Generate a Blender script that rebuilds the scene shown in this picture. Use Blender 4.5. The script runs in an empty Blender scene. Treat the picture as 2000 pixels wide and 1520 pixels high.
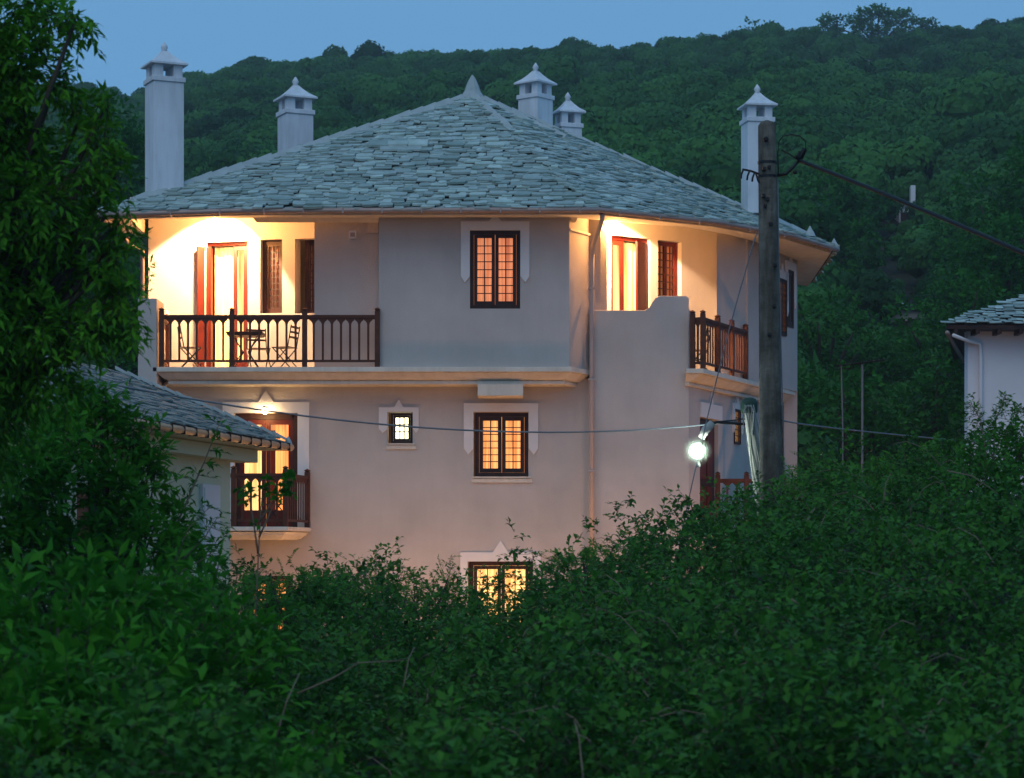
import bpy, math, random
import numpy as np
from mathutils import Vector, Matrix
from mathutils import noise as mnoise

random.seed(7)
rng = np.random.default_rng(7)
R = math.radians

# ------------------------------------------------------------------ camera, world, sun, exposure
sc = bpy.context.scene
COL = sc.collection
F = 4600.0            # focal length in photo pixels
HZ = 1080.0           # photo row of the horizon
cam_d = bpy.data.cameras.new('camera')
cam = bpy.data.objects.new('camera', cam_d)
COL.objects.link(cam)
cam.location = (0, 0, 0)
cam.rotation_euler = (R(90), 0, 0)
cam_d.sensor_width = 36
cam_d.lens = F / 2000 * 36
cam_d.shift_y = (HZ - 760) / 2000
cam_d.clip_start = 0.5
cam_d.clip_end = 3000
cam_d.dof.use_dof = True
cam_d.dof.focus_distance = 46.0
cam_d.dof.aperture_fstop = 5.0
sc.camera = cam

SKY_ROT = R(180)
world = bpy.data.worlds.new('World')
sc.world = world
world.use_nodes = True
wn = world.node_tree
wn.nodes.clear()
wo = wn.nodes.new('ShaderNodeOutputWorld')
wb = wn.nodes.new('ShaderNodeBackground')
sky = wn.nodes.new('ShaderNodeTexSky')
sky.sky_type = 'NISHITA'
sky.sun_disc = False
sky.sun_elevation = R(2.0)
sky.sun_rotation = SKY_ROT
sky.air_density = 1.0
sky.dust_density = 0.6
sky.ozone_density = 4.0
hs = wn.nodes.new('ShaderNodeHueSaturation')
hs.inputs['Saturation'].default_value = 0.85
wm = wn.nodes.new('ShaderNodeMix')
wm.data_type = 'RGBA'
wm.blend_type = 'MIX'
wm.inputs[0].default_value = 0.62
wm.inputs[7].default_value = (2.15, 5.4, 9.7, 1)     # even blue of the dusk sky
wn.links.new(sky.outputs[0], hs.inputs['Color'])
wn.links.new(hs.outputs[0], wm.inputs[6])
wn.links.new(wm.outputs[2], wb.inputs[0])
wb.inputs[1].default_value = 0.10
wn.links.new(wb.outputs[0], wo.inputs[0])

sun_d = bpy.data.lights.new('sun', 'SUN')
sun = bpy.data.objects.new('sun', sun_d)
COL.objects.link(sun)
sun_d.energy = 0.62
sun_d.angle = R(50)
sun_d.color = (1.0, 0.93, 0.78)
sun.rotation_euler = (R(44), 0, R(-22))     # afterglow behind the camera

sc.view_settings.view_transform = 'Standard'
sc.view_settings.look = 'None'
sc.view_settings.exposure = 0.0
sc.view_settings.gamma = 1.0
sc.view_settings.use_curve_mapping = False
sc.cycles.use_denoising = True
try:
    sc.cycles.denoiser = 'OPENIMAGEDENOISE'
except Exception:
    pass
sc.cycles.max_bounces = 6
sc.cycles.diffuse_bounces = 3
sc.cycles.glossy_bounces = 2
sc.cycles.transparent_max_bounces = 8
sc.cycles.sample_clamp_indirect = 4.0

# ------------------------------------------------------------------ helpers
def P(px, Y, y=None):
    X = (px - 1000) / F * Y
    if y is None:
        return (X, Y)
    return Vector((X, Y, (HZ - y) / F * Y))
def Z(y, Y): return (HZ - y) / F * Y

LOC = {}
def wloc(o):
    return LOC.get(o.name, Vector((0, 0, 0))) if o is not None else Vector((0, 0, 0))

def tag(o, label=None, cat=None, group=None, kind=None):
    if label: o['label'] = label
    if cat: o['category'] = cat
    if group: o['group'] = group
    if kind: o['kind'] = kind
    return o

def empty(name, loc, label, cat, group=None):
    o = bpy.data.objects.new(name, None)
    COL.objects.link(o)
    o.location = loc
    o.empty_display_size = 0.2
    LOC[o.name] = Vector(loc)
    return tag(o, label, cat, group)

def place(name, mesh, parent, loc, rot=None):
    """link shared mesh data as a new object; loc in world space"""
    o = bpy.data.objects.new(name, mesh)
    COL.objects.link(o)
    o.parent = parent
    o.location = Vector(loc) - wloc(parent)
    if rot is not None:
        o.rotation_euler = rot
    LOC[o.name] = Vector(loc)
    return o

def copy_tree(o, parent=None):
    c = o.copy()
    COL.objects.link(c)
    if parent is not None: c.parent = parent
    for ch in list(o.children): copy_tree(ch, c)
    return c

class MB:
    def __init__(s): s.v = []; s.f = []
    def add(s, vs, fs):
        b = len(s.v); s.v += [tuple(v) for v in vs]; s.f += [tuple(b + i for i in f) for f in fs]; return s
    def box(s, x0, x1, y0, y1, z0, z1):
        vs = [(x, y, z) for z in (z0, z1) for y in (y0, y1) for x in (x0, x1)]
        return s.add(vs, [(0,2,3,1),(4,5,7,6),(0,1,5,4),(2,6,7,3),(0,4,6,2),(1,3,7,5)])
    def zprism(s, pts, z0, z1):
        n = len(pts)
        a = sum(pts[i][0]*pts[(i+1)%n][1]-pts[(i+1)%n][0]*pts[i][1] for i in range(n))
        if a < 0: pts = pts[::-1]
        vs = [(p[0], p[1], z0) for p in pts] + [(p[0], p[1], z1) for p in pts]
        fs = [tuple(range(n))[::-1], tuple(range(n, 2*n))] + [(i, (i+1)%n, n+(i+1)%n, n+i) for i in range(n)]
        return s.add(vs, fs)
    def tube(s, pts, r, n=8, r2=None, cap=True):
        pts = [Vector(p) for p in pts]; m = len(pts)
        rings = []
        up = Vector((0.03, 0.02, 1)).normalized()
        for i, p in enumerate(pts):
            t = (pts[min(i+1, m-1)] - pts[max(i-1, 0)]).normalized()
            a = t.cross(up)
            if a.length < 0.05: a = t.cross(Vector((1, 0, 0)))
            a.normalize(); b = t.cross(a)
            rr = r if r2 is None else r + (r2 - r) * i / max(1, m-1)
            if isinstance(r, (list, tuple)): rr = r[i]
            rings.append([p + (a*math.cos(2*math.pi*k/n) + b*math.sin(2*math.pi*k/n))*rr for k in range(n)])
        vs = [v for ring in rings for v in ring]
        fs = [(i*n+k, i*n+(k+1)%n, (i+1)*n+(k+1)%n, (i+1)*n+k) for i in range(m-1) for k in range(n)]
        if cap: fs += [tuple(range(n))[::-1], tuple((m-1)*n+k for k in range(n))]
        return s.add(vs, fs)
    def lathe(s, c, prof, n=12):
        vs = [(c[0]+r*math.cos(2*math.pi*k/n), c[1]+r*math.sin(2*math.pi*k/n), c[2]+z) for r, z in prof for k in range(n)]
        m = len(prof)
        fs = [(i*n+k, i*n+(k+1)%n, (i+1)*n+(k+1)%n, (i+1)*n+k) for i in range(m-1) for k in range(n)]
        fs += [tuple(range(n))[::-1], tuple((m-1)*n+k for k in range(n))]
        return s.add(vs, fs)
    def rotz(s, c, a):
        ca, sa = math.cos(a), math.sin(a)
        s.v = [(c[0]+(x-c[0])*ca-(y-c[1])*sa, c[1]+(x-c[0])*sa+(y-c[1])*ca, z) for x, y, z in s.v]
        return s
    def mesh(s, name, mat, off=Vector((0,0,0)), smooth=False):
        me = bpy.data.meshes.new(name)
        me.from_pydata([tuple(Vector(v) - off) for v in s.v], [], s.f)
        me.validate()
        if mat: me.materials.append(mat)
        if smooth:
            me.polygons.foreach_set('use_smooth', [True]*len(me.polygons))
        return me
    def build(s, name, mat, parent=None, smooth=False, bevel=0, at=None):
        off = Vector(at) if at is not None else wloc(parent)
        o = bpy.data.objects.new(name, s.mesh(name, mat, off, smooth))
        COL.objects.link(o)
        if parent is not None:
            o.parent = parent
            o.location = off - wloc(parent)
        else:
            o.location = off
        LOC[o.name] = off
        if bevel:
            b = o.modifiers.new('bevel', 'BEVEL'); b.width = bevel; b.segments = 2; b.limit_method = 'ANGLE'
            b.harden_normals = False
        return o

class Wall:
    """vertical wall plane from p0 to p1 in plan, outside towards the camera side"""
    def __init__(s, p0, p1):
        s.p0 = Vector((p0[0], p0[1], 0)); d = Vector((p1[0]-p0[0], p1[1]-p0[1], 0))
        s.L = d.length; s.u = d.normalized(); s.n = Vector((s.u.y, -s.u.x, 0))
    def pt(s, u, d, z): return s.p0 + s.u*u + s.n*d + Vector((0, 0, z))
    def at(s, px, d=0):          # u and depth where the wall meets the line of sight of that column
        k = (px - 1000) / F
        q = s.p0 + s.n*d
        u = (k*q.y - q.x) / (s.u.x - k*s.u.y)
        return u, (q + s.u*u).y
    def box(s, mb, u0, u1, d0, d1, z0, z1):
        vs = [s.pt(u, d, z) for z in (z0, z1) for d in (d1, d0) for u in (u0, u1)]
        mb.add(vs, [(0,2,3,1),(4,5,7,6),(0,1,5,4),(2,6,7,3),(0,4,6,2),(1,3,7,5)]); return mb
    def prism(s, mb, pts, d0, d1):
        n = len(pts)
        a = sum(pts[i][0]*pts[(i+1)%n][1]-pts[(i+1)%n][0]*pts[i][1] for i in range(n))
        if a < 0: pts = pts[::-1]
        vs = [s.pt(u, d1, z) for u, z in pts] + [s.pt(u, d0, z) for u, z in pts]
        fs = [tuple(range(n)), tuple(range(n, 2*n))[::-1]] + [(i, n+i, n+(i+1)%n, (i+1)%n) for i in range(n)]
        mb.add(vs, fs); return mb
    def holed(s, mb, z0, z1, holes, th=0.3, u0=0.0, u1=None):
        u1 = s.L if u1 is None else u1
        us = sorted({u0, u1} | {h[0] for h in holes} | {h[1] for h in holes})
        zs = sorted({z0, z1} | {h[2] for h in holes} | {h[3] for h in holes})
        us = [u for u in us if u0 <= u <= u1]; zs = [z for z in zs if z0 <= z <= z1]
        def solid(i, j):
            if i < 0 or j < 0 or i >= len(us)-1 or j >= len(zs)-1: return None
            cu, cz = (us[i]+us[i+1])/2, (zs[j]+zs[j+1])/2
            return not any(h[0] < cu < h[1] and h[2] < cz < h[3] for h in holes)
        for i in range(len(us)-1):
            for j in range(len(zs)-1):
                if not solid(i, j): continue
                a, b, c, d = us[i], us[i+1], zs[j], zs[j+1]
                mb.add([s.pt(a,0,c), s.pt(b,0,c), s.pt(b,0,d), s.pt(a,0,d)], [(0,1,2,3)])
                mb.add([s.pt(a,-th,c), s.pt(b,-th,c), s.pt(b,-th,d), s.pt(a,-th,d)], [(3,2,1,0)])
                if not solid(i-1, j): mb.add([s.pt(a,0,c), s.pt(a,0,d), s.pt(a,-th,d), s.pt(a,-th,c)], [(0,1,2,3)])
                if not solid(i+1, j): mb.add([s.pt(b,0,c), s.pt(b,-th,c), s.pt(b,-th,d), s.pt(b,0,d)], [(0,1,2,3)])
                if not solid(i, j-1): mb.add([s.pt(a,0,c), s.pt(a,-th,c), s.pt(b,-th,c), s.pt(b,0,c)], [(0,1,2,3)])
                if not solid(i, j+1): mb.add([s.pt(a,0,d), s.pt(b,0,d), s.pt(b,-th,d), s.pt(a,-th,d)], [(0,1,2,3)])
        return mb

# ------------------------------------------------------------------ materials
def newmat(name):
    m = bpy.data.materials.new(name); m.use_nodes = True
    nt = m.node_tree; b = nt.nodes['Principled BSDF']
    return m, nt, b
def mat(name, col, rough=0.7, var=0.15, scale=3.0, bump=0.0, bscale=60, metal=0.0, spec=0.3, detail=5):
    m, nt, b = newmat(name)
    b.inputs['Roughness'].default_value = rough
    b.inputs['Metallic'].default_value = metal
    b.inputs['Specular IOR Level'].default_value = spec
    tc = nt.nodes.new('ShaderNodeTexCoord')
    n = nt.nodes.new('ShaderNodeTexNoise'); n.inputs['Scale'].default_value = scale; n.inputs['Detail'].default_value = detail
    nt.links.new(tc.outputs['Object'], n.inputs['Vector'])
    r = nt.nodes.new('ShaderNodeValToRGB')
    r.color_ramp.elements[0].position = 0.3; r.color_ramp.elements[1].position = 0.7
    r.color_ramp.elements[0].color = (*[c*(1-var) for c in col], 1)
    r.color_ramp.elements[1].color = (*[min(1, c*(1+var)) for c in col], 1)
    nt.links.new(n.outputs['Fac'], r.inputs[0]); nt.links.new(r.outputs[0], b.inputs['Base Color'])
    if bump:
        n2 = nt.nodes.new('ShaderNodeTexNoise'); n2.inputs['Scale'].default_value = bscale; n2.inputs['Detail'].default_value = 4
        nt.links.new(tc.outputs['Object'], n2.inputs['Vector'])
        bp = nt.nodes.new('ShaderNodeBump'); bp.inputs['Strength'].default_value = bump; bp.inputs['Distance'].default_value = 0.02
        nt.links.new(n2.outputs['Fac'], bp.inputs['Height']); nt.links.new(bp.outputs[0], b.inputs['Normal'])
    return m

def leafmat(name, col, col2, trans=0.3, rough=0.5, scale=0.8):
    m, nt, b = newmat(name)
    b.inputs['Roughness'].default_value = rough
    b.inputs['Specular IOR Level'].default_value = 0.06
    geo = nt.nodes.new('ShaderNodeNewGeometry')
    tc = nt.nodes.new('ShaderNodeTexCoord')
    n = nt.nodes.new('ShaderNodeTexNoise'); n.inputs['Scale'].default_value = scale; n.inputs['Detail'].default_value = 4
    nt.links.new(tc.outputs['Object'], n.inputs['Vector'])
    ad = nt.nodes.new('ShaderNodeMath'); ad.operation = 'MULTIPLY_ADD'
    ad.inputs[1].default_value = 0.45
    nt.links.new(geo.outputs['Random Per Island'], ad.inputs[0])
    mr = nt.nodes.new('ShaderNodeMapRange'); mr.inputs[1].default_value = 0.3; mr.inputs[2].default_value = 0.7
    mr.inputs[3].default_value = 0.0; mr.inputs[4].default_value = 0.55
    nt.links.new(n.outputs['Fac'], mr.inputs[0]); nt.links.new(mr.outputs[0], ad.inputs[2])
    r = nt.nodes.new('ShaderNodeValToRGB')
    r.color_ramp.elements[0].color = (*col, 1); r.color_ramp.elements[1].color = (*col2, 1)
    nt.links.new(ad.outputs[0], r.inputs[0]); nt.links.new(r.outputs[0], b.inputs['Base Color'])
    tr = nt.nodes.new('ShaderNodeBsdfTranslucent'); nt.links.new(r.outputs[0], tr.inputs[0])
    mx = nt.nodes.new('ShaderNodeMixShader'); mx.inputs[0].default_value = trans
    out = nt.nodes['Material Output']
    nt.links.new(b.outputs[0], mx.inputs[1]); nt.links.new(tr.outputs[0], mx.inputs[2]); nt.links.new(mx.outputs[0], out.inputs[0])
    return m

def emat(name, col, strength, stripes=None):
    m, nt, b = newmat(name)
    b.inputs['Base Color'].default_value = (*[min(.8, c*.8) for c in col], 1)
    b.inputs['Emission Strength'].default_value = strength
    b.inputs['Emission Color'].default_value = (*col, 1)
    if stripes:       # cloth thicker in the folds lets less of the room's light through
        tc = nt.nodes.new('ShaderNodeTexCoord')
        w = nt.nodes.new('ShaderNodeTexNoise'); w.inputs['Scale'].default_value = 1.0; w.inputs['Detail'].default_value = 3
        mp = nt.nodes.new('ShaderNodeMapping'); mp.inputs['Scale'].default_value = (stripes, stripes, 0.7)
        nt.links.new(tc.outputs['Object'], mp.inputs[0]); nt.links.new(mp.outputs[0], w.inputs['Vector'])
        r = nt.nodes.new('ShaderNodeValToRGB')
        r.color_ramp.elements[0].position = 0.36; r.color_ramp.elements[1].position = 0.64
        r.color_ramp.elements[0].color = (col[0]*.55, col[1]*.36, col[2]*.25, 1)
        r.color_ramp.elements[1].color = (*col, 1)
        nt.links.new(w.outputs['Fac'], r.inputs[0]); nt.links.new(r.outputs[0], b.inputs['Emission Color'])
    return m

M = {}
def streaks(m, amt=.22):
    nt = m.node_tree; b = nt.nodes['Principled BSDF']
    src = b.inputs['Base Color'].links[0].from_socket
    tc = nt.nodes.new('ShaderNodeTexCoord'); mp = nt.nodes.new('ShaderNodeMapping'); mp.inputs['Scale'].default_value = (3.2, 3.2, .35)
    n = nt.nodes.new('ShaderNodeTexNoise'); n.inputs['Scale'].default_value = 1.6; n.inputs['Detail'].default_value = 7; n.inputs['Roughness'].default_value = .7
    nt.links.new(tc.outputs['Object'], mp.inputs[0]); nt.links.new(mp.outputs[0], n.inputs['Vector'])
    r = nt.nodes.new('ShaderNodeValToRGB'); r.color_ramp.elements[0].position = .42; r.color_ramp.elements[1].position = .58
    r.color_ramp.elements[0].color = (1-amt, 1-amt*1.05, 1-amt*1.1, 1)
    mx = nt.nodes.new('ShaderNodeMix'); mx.data_type = 'RGBA'; mx.blend_type = 'MULTIPLY'; mx.inputs[0].default_value = 1
    nt.links.new(n.outputs['Fac'], r.inputs[0]); nt.links.new(src, mx.inputs[6]); nt.links.new(r.outputs[0], mx.inputs[7]); nt.links.new(mx.outputs[2], b.inputs['Base Color'])
M['stucco'] = mat('stucco', (.50, .45, .425), .92, .08, 1.1, .4, 70, spec=.1)
streaks(M['stucco'], .025)
M['trim'] = mat('white_plaster', (.70, .68, .68), .8, .04, 2, .15, 60)
M['cornice'] = mat('cream_plaster', (.66, .60, .52), .85, .06, 1.5, .2, 60)
M['chimney'] = mat('lime_wash', (.66, .69, .74), .9, .08, 1.3, .25, 60)
streaks(M['chimney'], .12); streaks(M['cornice'], .10)
M['dark_wood'] = mat('dark_wood', (.035, .012, .008), .55, .3, 6)
M['rail_wood'] = mat('railing_wood', (.075, .022, .010), .6, .3, 6)
M['red_wood'] = mat('red_wood', (.085, .0075, .002), .5, .25, 5)
M['gutter'] = mat('gutter_metal', (.34, .25, .22), .45, .12, 2, metal=.3)
M['pipe'] = mat('pipe_paint', (.42, .36, .35), .5, .1, 2)
M['pole'] = mat('weathered_pole', (.135, .125, .105), .95, .4, 4, .7, 25, spec=.1); streaks(M['pole'], .45)
M['iron'] = mat('dark_iron', (.02, .02, .022), .5, .2, 8, metal=.5)
M['cable'] = mat('black_cable', (.010, .011, .012), .6, .1, 5)
M['grey_cable'] = mat('grey_cable', (.16, .18, .20), .6, .1, 5)
M['concrete'] = mat('concrete', (.33, .33, .31), .9, .15, 3, .3, 30)
M['bark'] = mat('bark', (.05, .040, .030), .9, .3, 8, .5, 30)
M['stem'] = mat('dry_stem', (.20, .15, .11), .8, .2, 8)
M['soil'] = mat('ground_soil', (.018, .022, .010), .95, .4, 1.5, .5, 4)
M['slate'] = None
def slatemat():
    m, nt, b = newmat('stone_slate')
    b.inputs['Roughness'].default_value = .62
    b.inputs['Specular IOR Level'].default_value = .4
    geo = nt.nodes.new('ShaderNodeNewGeometry'); oi = nt.nodes.new('ShaderNodeObjectInfo')
    add = nt.nodes.new('ShaderNodeMath'); add.operation = 'ADD'
    nt.links.new(geo.outputs['Random Per Island'], add.inputs[0]); nt.links.new(oi.outputs['Random'], add.inputs[1])
    fr = nt.nodes.new('ShaderNodeMath'); fr.operation = 'FRACT'; nt.links.new(add.outputs[0], fr.inputs[0])
    r = nt.nodes.new('ShaderNodeValToRGB')
    e = r.color_ramp.elements
    e[0].color = (.24, .315, .285, 1); e[1].color = (.48, .585, .535, 1)
    x = e.new(.35); x.color = (.32, .39, .37, 1); x = e.new(.7); x.color = (.40, .48, .455, 1)
    nt.links.new(fr.outputs[0], r.inputs[0])
    tc = nt.nodes.new('ShaderNodeTexCoord')
    n = nt.nodes.new('ShaderNodeTexNoise'); n.inputs['Scale'].default_value = 3.5; n.inputs['Detail'].default_value = 6
    nt.links.new(tc.outputs['Object'], n.inputs['Vector'])
    mx = nt.nodes.new('ShaderNodeMix'); mx.data_type = 'RGBA'; mx.blend_type = 'MULTIPLY'; mx.inputs[0].default_value = .55
    r2 = nt.nodes.new('ShaderNodeValToRGB'); r2.color_ramp.elements[0].color = (.5, .55, .5, 1); r2.color_ramp.elements[0].position = .35
    r2.color_ramp.elements[1].position = .65
    nt.links.new(n.outputs['Fac'], r2.inputs[0])
    nt.links.new(r.outputs[0], mx.inputs[6]); nt.links.new(r2.outputs[0], mx.inputs[7]); nt.links.new(mx.outputs[2], b.inputs['Base Color'])
    n2 = nt.nodes.new('ShaderNodeTexNoise'); n2.inputs['Scale'].default_value = 25
    nt.links.new(tc.outputs['Object'], n2.inputs['Vector'])
    bp = nt.nodes.new('ShaderNodeBump'); bp.inputs['Strength'].default_value = .4; bp.inputs['Distance'].default_value = .02
    nt.links.new(n2.outputs['Fac'], bp.inputs['Height']); nt.links.new(bp.outputs[0], b.inputs['Normal'])
    return m
M['slate'] = slatemat()
M['under'] = mat('roof_underlay', (.05, .055, .055), .95, .2, 3)
M['mortar'] = mat('ridge_mortar', (.37, .42, .42), .9, .1, 4, .3, 30)
M['curtain_orange'] = emat('curtain_orange', (1.0, .36, .14), 0.78, 15)
M['curtain_warm'] = emat('curtain_warm', (1.0, .45, .13), 1.5, 15)
M['curtain_yellow'] = emat('curtain_yellow', (1.0, .64, .24), 2.0, 10)
M['curtain_dim'] = emat('curtain_dim', (1.0, .42, .14), .22, 9)
M['curtain_white'] = emat('lit_bathroom', (1.0, .92, .62), 2.6)
M['bulb'] = emat('warm_bulb', (1.0, .75, .38), 60)
M['globe'] = emat('white_globe', (.86, 1.0, .88), 150)
M['far_lamp'] = emat('far_lamp', (1.0, .80, .45), 12)
M['interior'] = mat('room_wall', (.55, .42, .25), .9, .05, 2)
M['cream'] = mat('cream_render', (.56, .58, .42), .9, .06, 1.2, .25, 60)
M['white_wall'] = mat('white_render', (.72, .72, .76), .9, .05, 1.0, .2, 60)
M['gutter_brown'] = mat('brown_gutter', (.45, .26, .14), .45, .15, 3)
M['pale_cable'] = mat('pale_cable', (.20, .22, .18), .5, .1, 5)
M['dark_green'] = mat('dark_green_cover', (.02, .05, .035), .6, .2, 5)
M['iron_wood'] = mat('painted_slats', (.06, .035, .02), .5, .2, 6)
def glassmat():
    m, nt, b = newmat('window_glass')
    out = nt.nodes['Material Output']
    t = nt.nodes.new('ShaderNodeBsdfTransparent'); g = nt.nodes.new('ShaderNodeBsdfGlossy'); g.inputs['Roughness'].default_value = .04
    fr = nt.nodes.new('ShaderNodeFresnel'); fr.inputs[0].default_value = 1.5
    mx = nt.nodes.new('ShaderNodeMixShader')
    nt.links.new(fr.outputs[0], mx.inputs[0]); nt.links.new(t.outputs[0], mx.inputs[1]); nt.links.new(g.outputs[0], mx.inputs[2])
    nt.links.new(mx.outputs[0], out.inputs[0])
    return m
M['glass'] = glassmat()
M['leaf_tree'] = leafmat('tree_leaf', (.032, .130, .010), (.100, .320, .020))
M['leaf_shrub'] = leafmat('shrub_leaf', (.014, .095, .010), (.070, .290, .018))
M['leaf_bright'] = leafmat('bright_leaf', (.024, .125, .012), (.085, .320, .022))
M['leaf_fern'] = leafmat('fern_leaf', (.030, .130, .018), (.100, .330, .040))
M['leaf_bramble'] = leafmat('bramble_leaf', (.010, .052, .010), (.072, .240, .030), scale=1.4)
M['leaf_hill'] = leafmat('hill_leaf', (.014, .062, .020), (.064, .205, .048), scale=.15)
def hill_tones(m):
    nt = m.node_tree; ramp = [n for n in nt.nodes if n.type == 'VALTORGB'][0]
    link = ramp.inputs[0].links[0]; src = link.from_socket
    geo = nt.nodes.new('ShaderNodeNewGeometry'); n = nt.nodes.new('ShaderNodeTexNoise'); n.inputs['Scale'].default_value = .055; n.inputs['Detail'].default_value = 3
    nt.links.new(geo.outputs['Position'], n.inputs['Vector'])
    mr = nt.nodes.new('ShaderNodeMapRange'); mr.inputs[1].default_value = .35; mr.inputs[2].default_value = .65; mr.inputs[3].default_value = -.30; mr.inputs[4].default_value = .30
    nt.links.new(n.outputs['Fac'], mr.inputs[0])
    oi = nt.nodes.new('ShaderNodeObjectInfo'); ml = nt.nodes.new('ShaderNodeMath'); ml.operation = 'MULTIPLY_ADD'; ml.inputs[1].default_value = .75
    nt.links.new(oi.outputs['Random'], ml.inputs[0]); nt.links.new(mr.outputs[0], ml.inputs[2])
    sc_ = nt.nodes.new('ShaderNodeMath'); sc_.operation = 'MULTIPLY_ADD'; sc_.inputs[1].default_value = .45
    nt.links.new(src, sc_.inputs[0]); nt.links.new(ml.outputs[0], sc_.inputs[2]); nt.links.new(sc_.outputs[0], ramp.inputs[0])
hill_tones(M['leaf_hill'])
M['leaf_mid'] = leafmat('mid_leaf', (.010, .078, .014), (.046, .205, .028), scale=.4)

# ------------------------------------------------------------------ ground
RIDGE = [(-600,150),(0,150),(165,165),(230,185),(300,180),(370,150),(480,118),(600,130),(700,105),(780,112),(880,100),
         (1000,88),(1080,90),(1150,77),(1200,90),(1300,68),(1400,66),(1500,52),(1600,62),(1720,66),(1850,50),(2000,40),(2600,40)]
def lerp_tab(tab, x):
    if x <= tab[0][0]: return tab[0][1]
    for (a, va), (b, vb) in zip(tab, tab[1:]):
        if x <= b: return va + (vb-va)*(x-a)/(b-a)
    return tab[-1][1]
TOPL = [(-400,1040),(0,1080),(300,1110),(600,1150),(900,1168),(1050,1150),(1200,1075),(1340,1035),(1500,985),(1700,925),(1850,885),(2000,850),(2400,800)]
RY = 420.0
def sst(a, b, x):
    t = min(1, max(0, (x-a)/(b-a))); return t*t*(3-2*t)
def canopy(X, Y):          # top of the bramble bank in front of the house
    px = 1000 + F*X/max(Y, 8)
    top = Z(lerp_tab(TOPL, px), 26)
    t = min(1, max(0, (Y-10)/16))
    bot = -1.30 + 0.12*min(1, abs(X))
    z = bot + (top-bot)*(t**1.15)
    z -= .55*math.exp(-((X+1.05)/.35)**2 - ((Y-13)/1.0)**2)
    z += .42*mnoise.noise(Vector((X*.9, Y*.55, 3.1))) + .12*mnoise.noise(Vector((X*2.3, Y*1.7, 9.1)))
    return z
def ground_h(X, Y):
    if Y < 34:
        c = canopy(X, max(Y, 8)) - .65
        if Y < 8: c = c + (-1.7 - c)*sst(8, 2, Y) if Y > 2 else -1.7
        k = sst(26, 34, Y)
        return c*(1-k) + (-3.0)*k
    if Y < 62: return -3.0
    px = 1000 + F*X/Y
    rz = Z(lerp_tab(RIDGE, px), RY) - 5.5
    t = (Y-62)/(RY-62)
    if t <= 1:
        z = -3 + (rz+3)*t
        z += 2.2*mnoise.noise(Vector((X*.02, Y*.02, 0)))*min(1, t*4)
        return z
    return rz - (Y-RY)*.25
xs = np.concatenate([np.linspace(-500, -24, 26), np.linspace(-20, 20, 41), np.linspace(24, 500, 26)])
ys = np.concatenate([np.linspace(-30, 0, 5), np.linspace(3, 66, 64), np.linspace(72, 420, 50), np.linspace(435, 900, 8)])
mb = MB()
vs = [(x, y, ground_h(x, y)) for y in ys for x in xs]
nx = len(xs)
mb.add(vs, [(j*nx+i, j*nx+i+1, (j+1)*nx+i+1, (j+1)*nx+i) for j in range(len(ys)-1) for i in range(nx-1)])
g = mb.build('ground', M['soil'], None, smooth=True)
tag(g, kind='structure', label='dark earth hillside under the trees and brambles')

# ------------------------------------------------------------------ roofs
APEX = Vector((-0.865, 51.5, Z(188, 51.5)))
ZE = 6.62
EV = [(-8.3, 57.5), (-8.0, 45.75), (-5.1, 45.2), (1.65, 45.1), (4.07, 46.8), (5.0, 47.9), (5.75, 48.75), (7.0, 51.0), (7.3, 57.5)]

def slate_outline(w, d):
    j = lambda a: random.uniform(-a, a)
    return [(-w/2+j(.02), 0+j(.02)), (-w*.1+j(.05), -.015+j(.02)), (w/2+j(.02), 0+j(.025)),
            (w/2+j(.015), d*.6), (w*.4+j(.03), d), (-w*.4+j(.03), d), (-w/2+j(.015), d*.55)]
def slate_mb(w, d, th):
    o = slate_outline(w, d); n = len(o)
    m = MB()
    m.add([(x, y, 0) for x, y in o] + [(x, y, th) for x, y in o],
          [tuple(range(n, 2*n))] + [(i, (i+1)%n, n+(i+1)%n, n+i) for i in range(n)])
    return m
SV = []
for k in range(14):
    w = .13 + .25*k/13
    SV.append((w, slate_mb(w, .25, random.uniform(.022, .045)).mesh('slate', M['slate'])))

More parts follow.
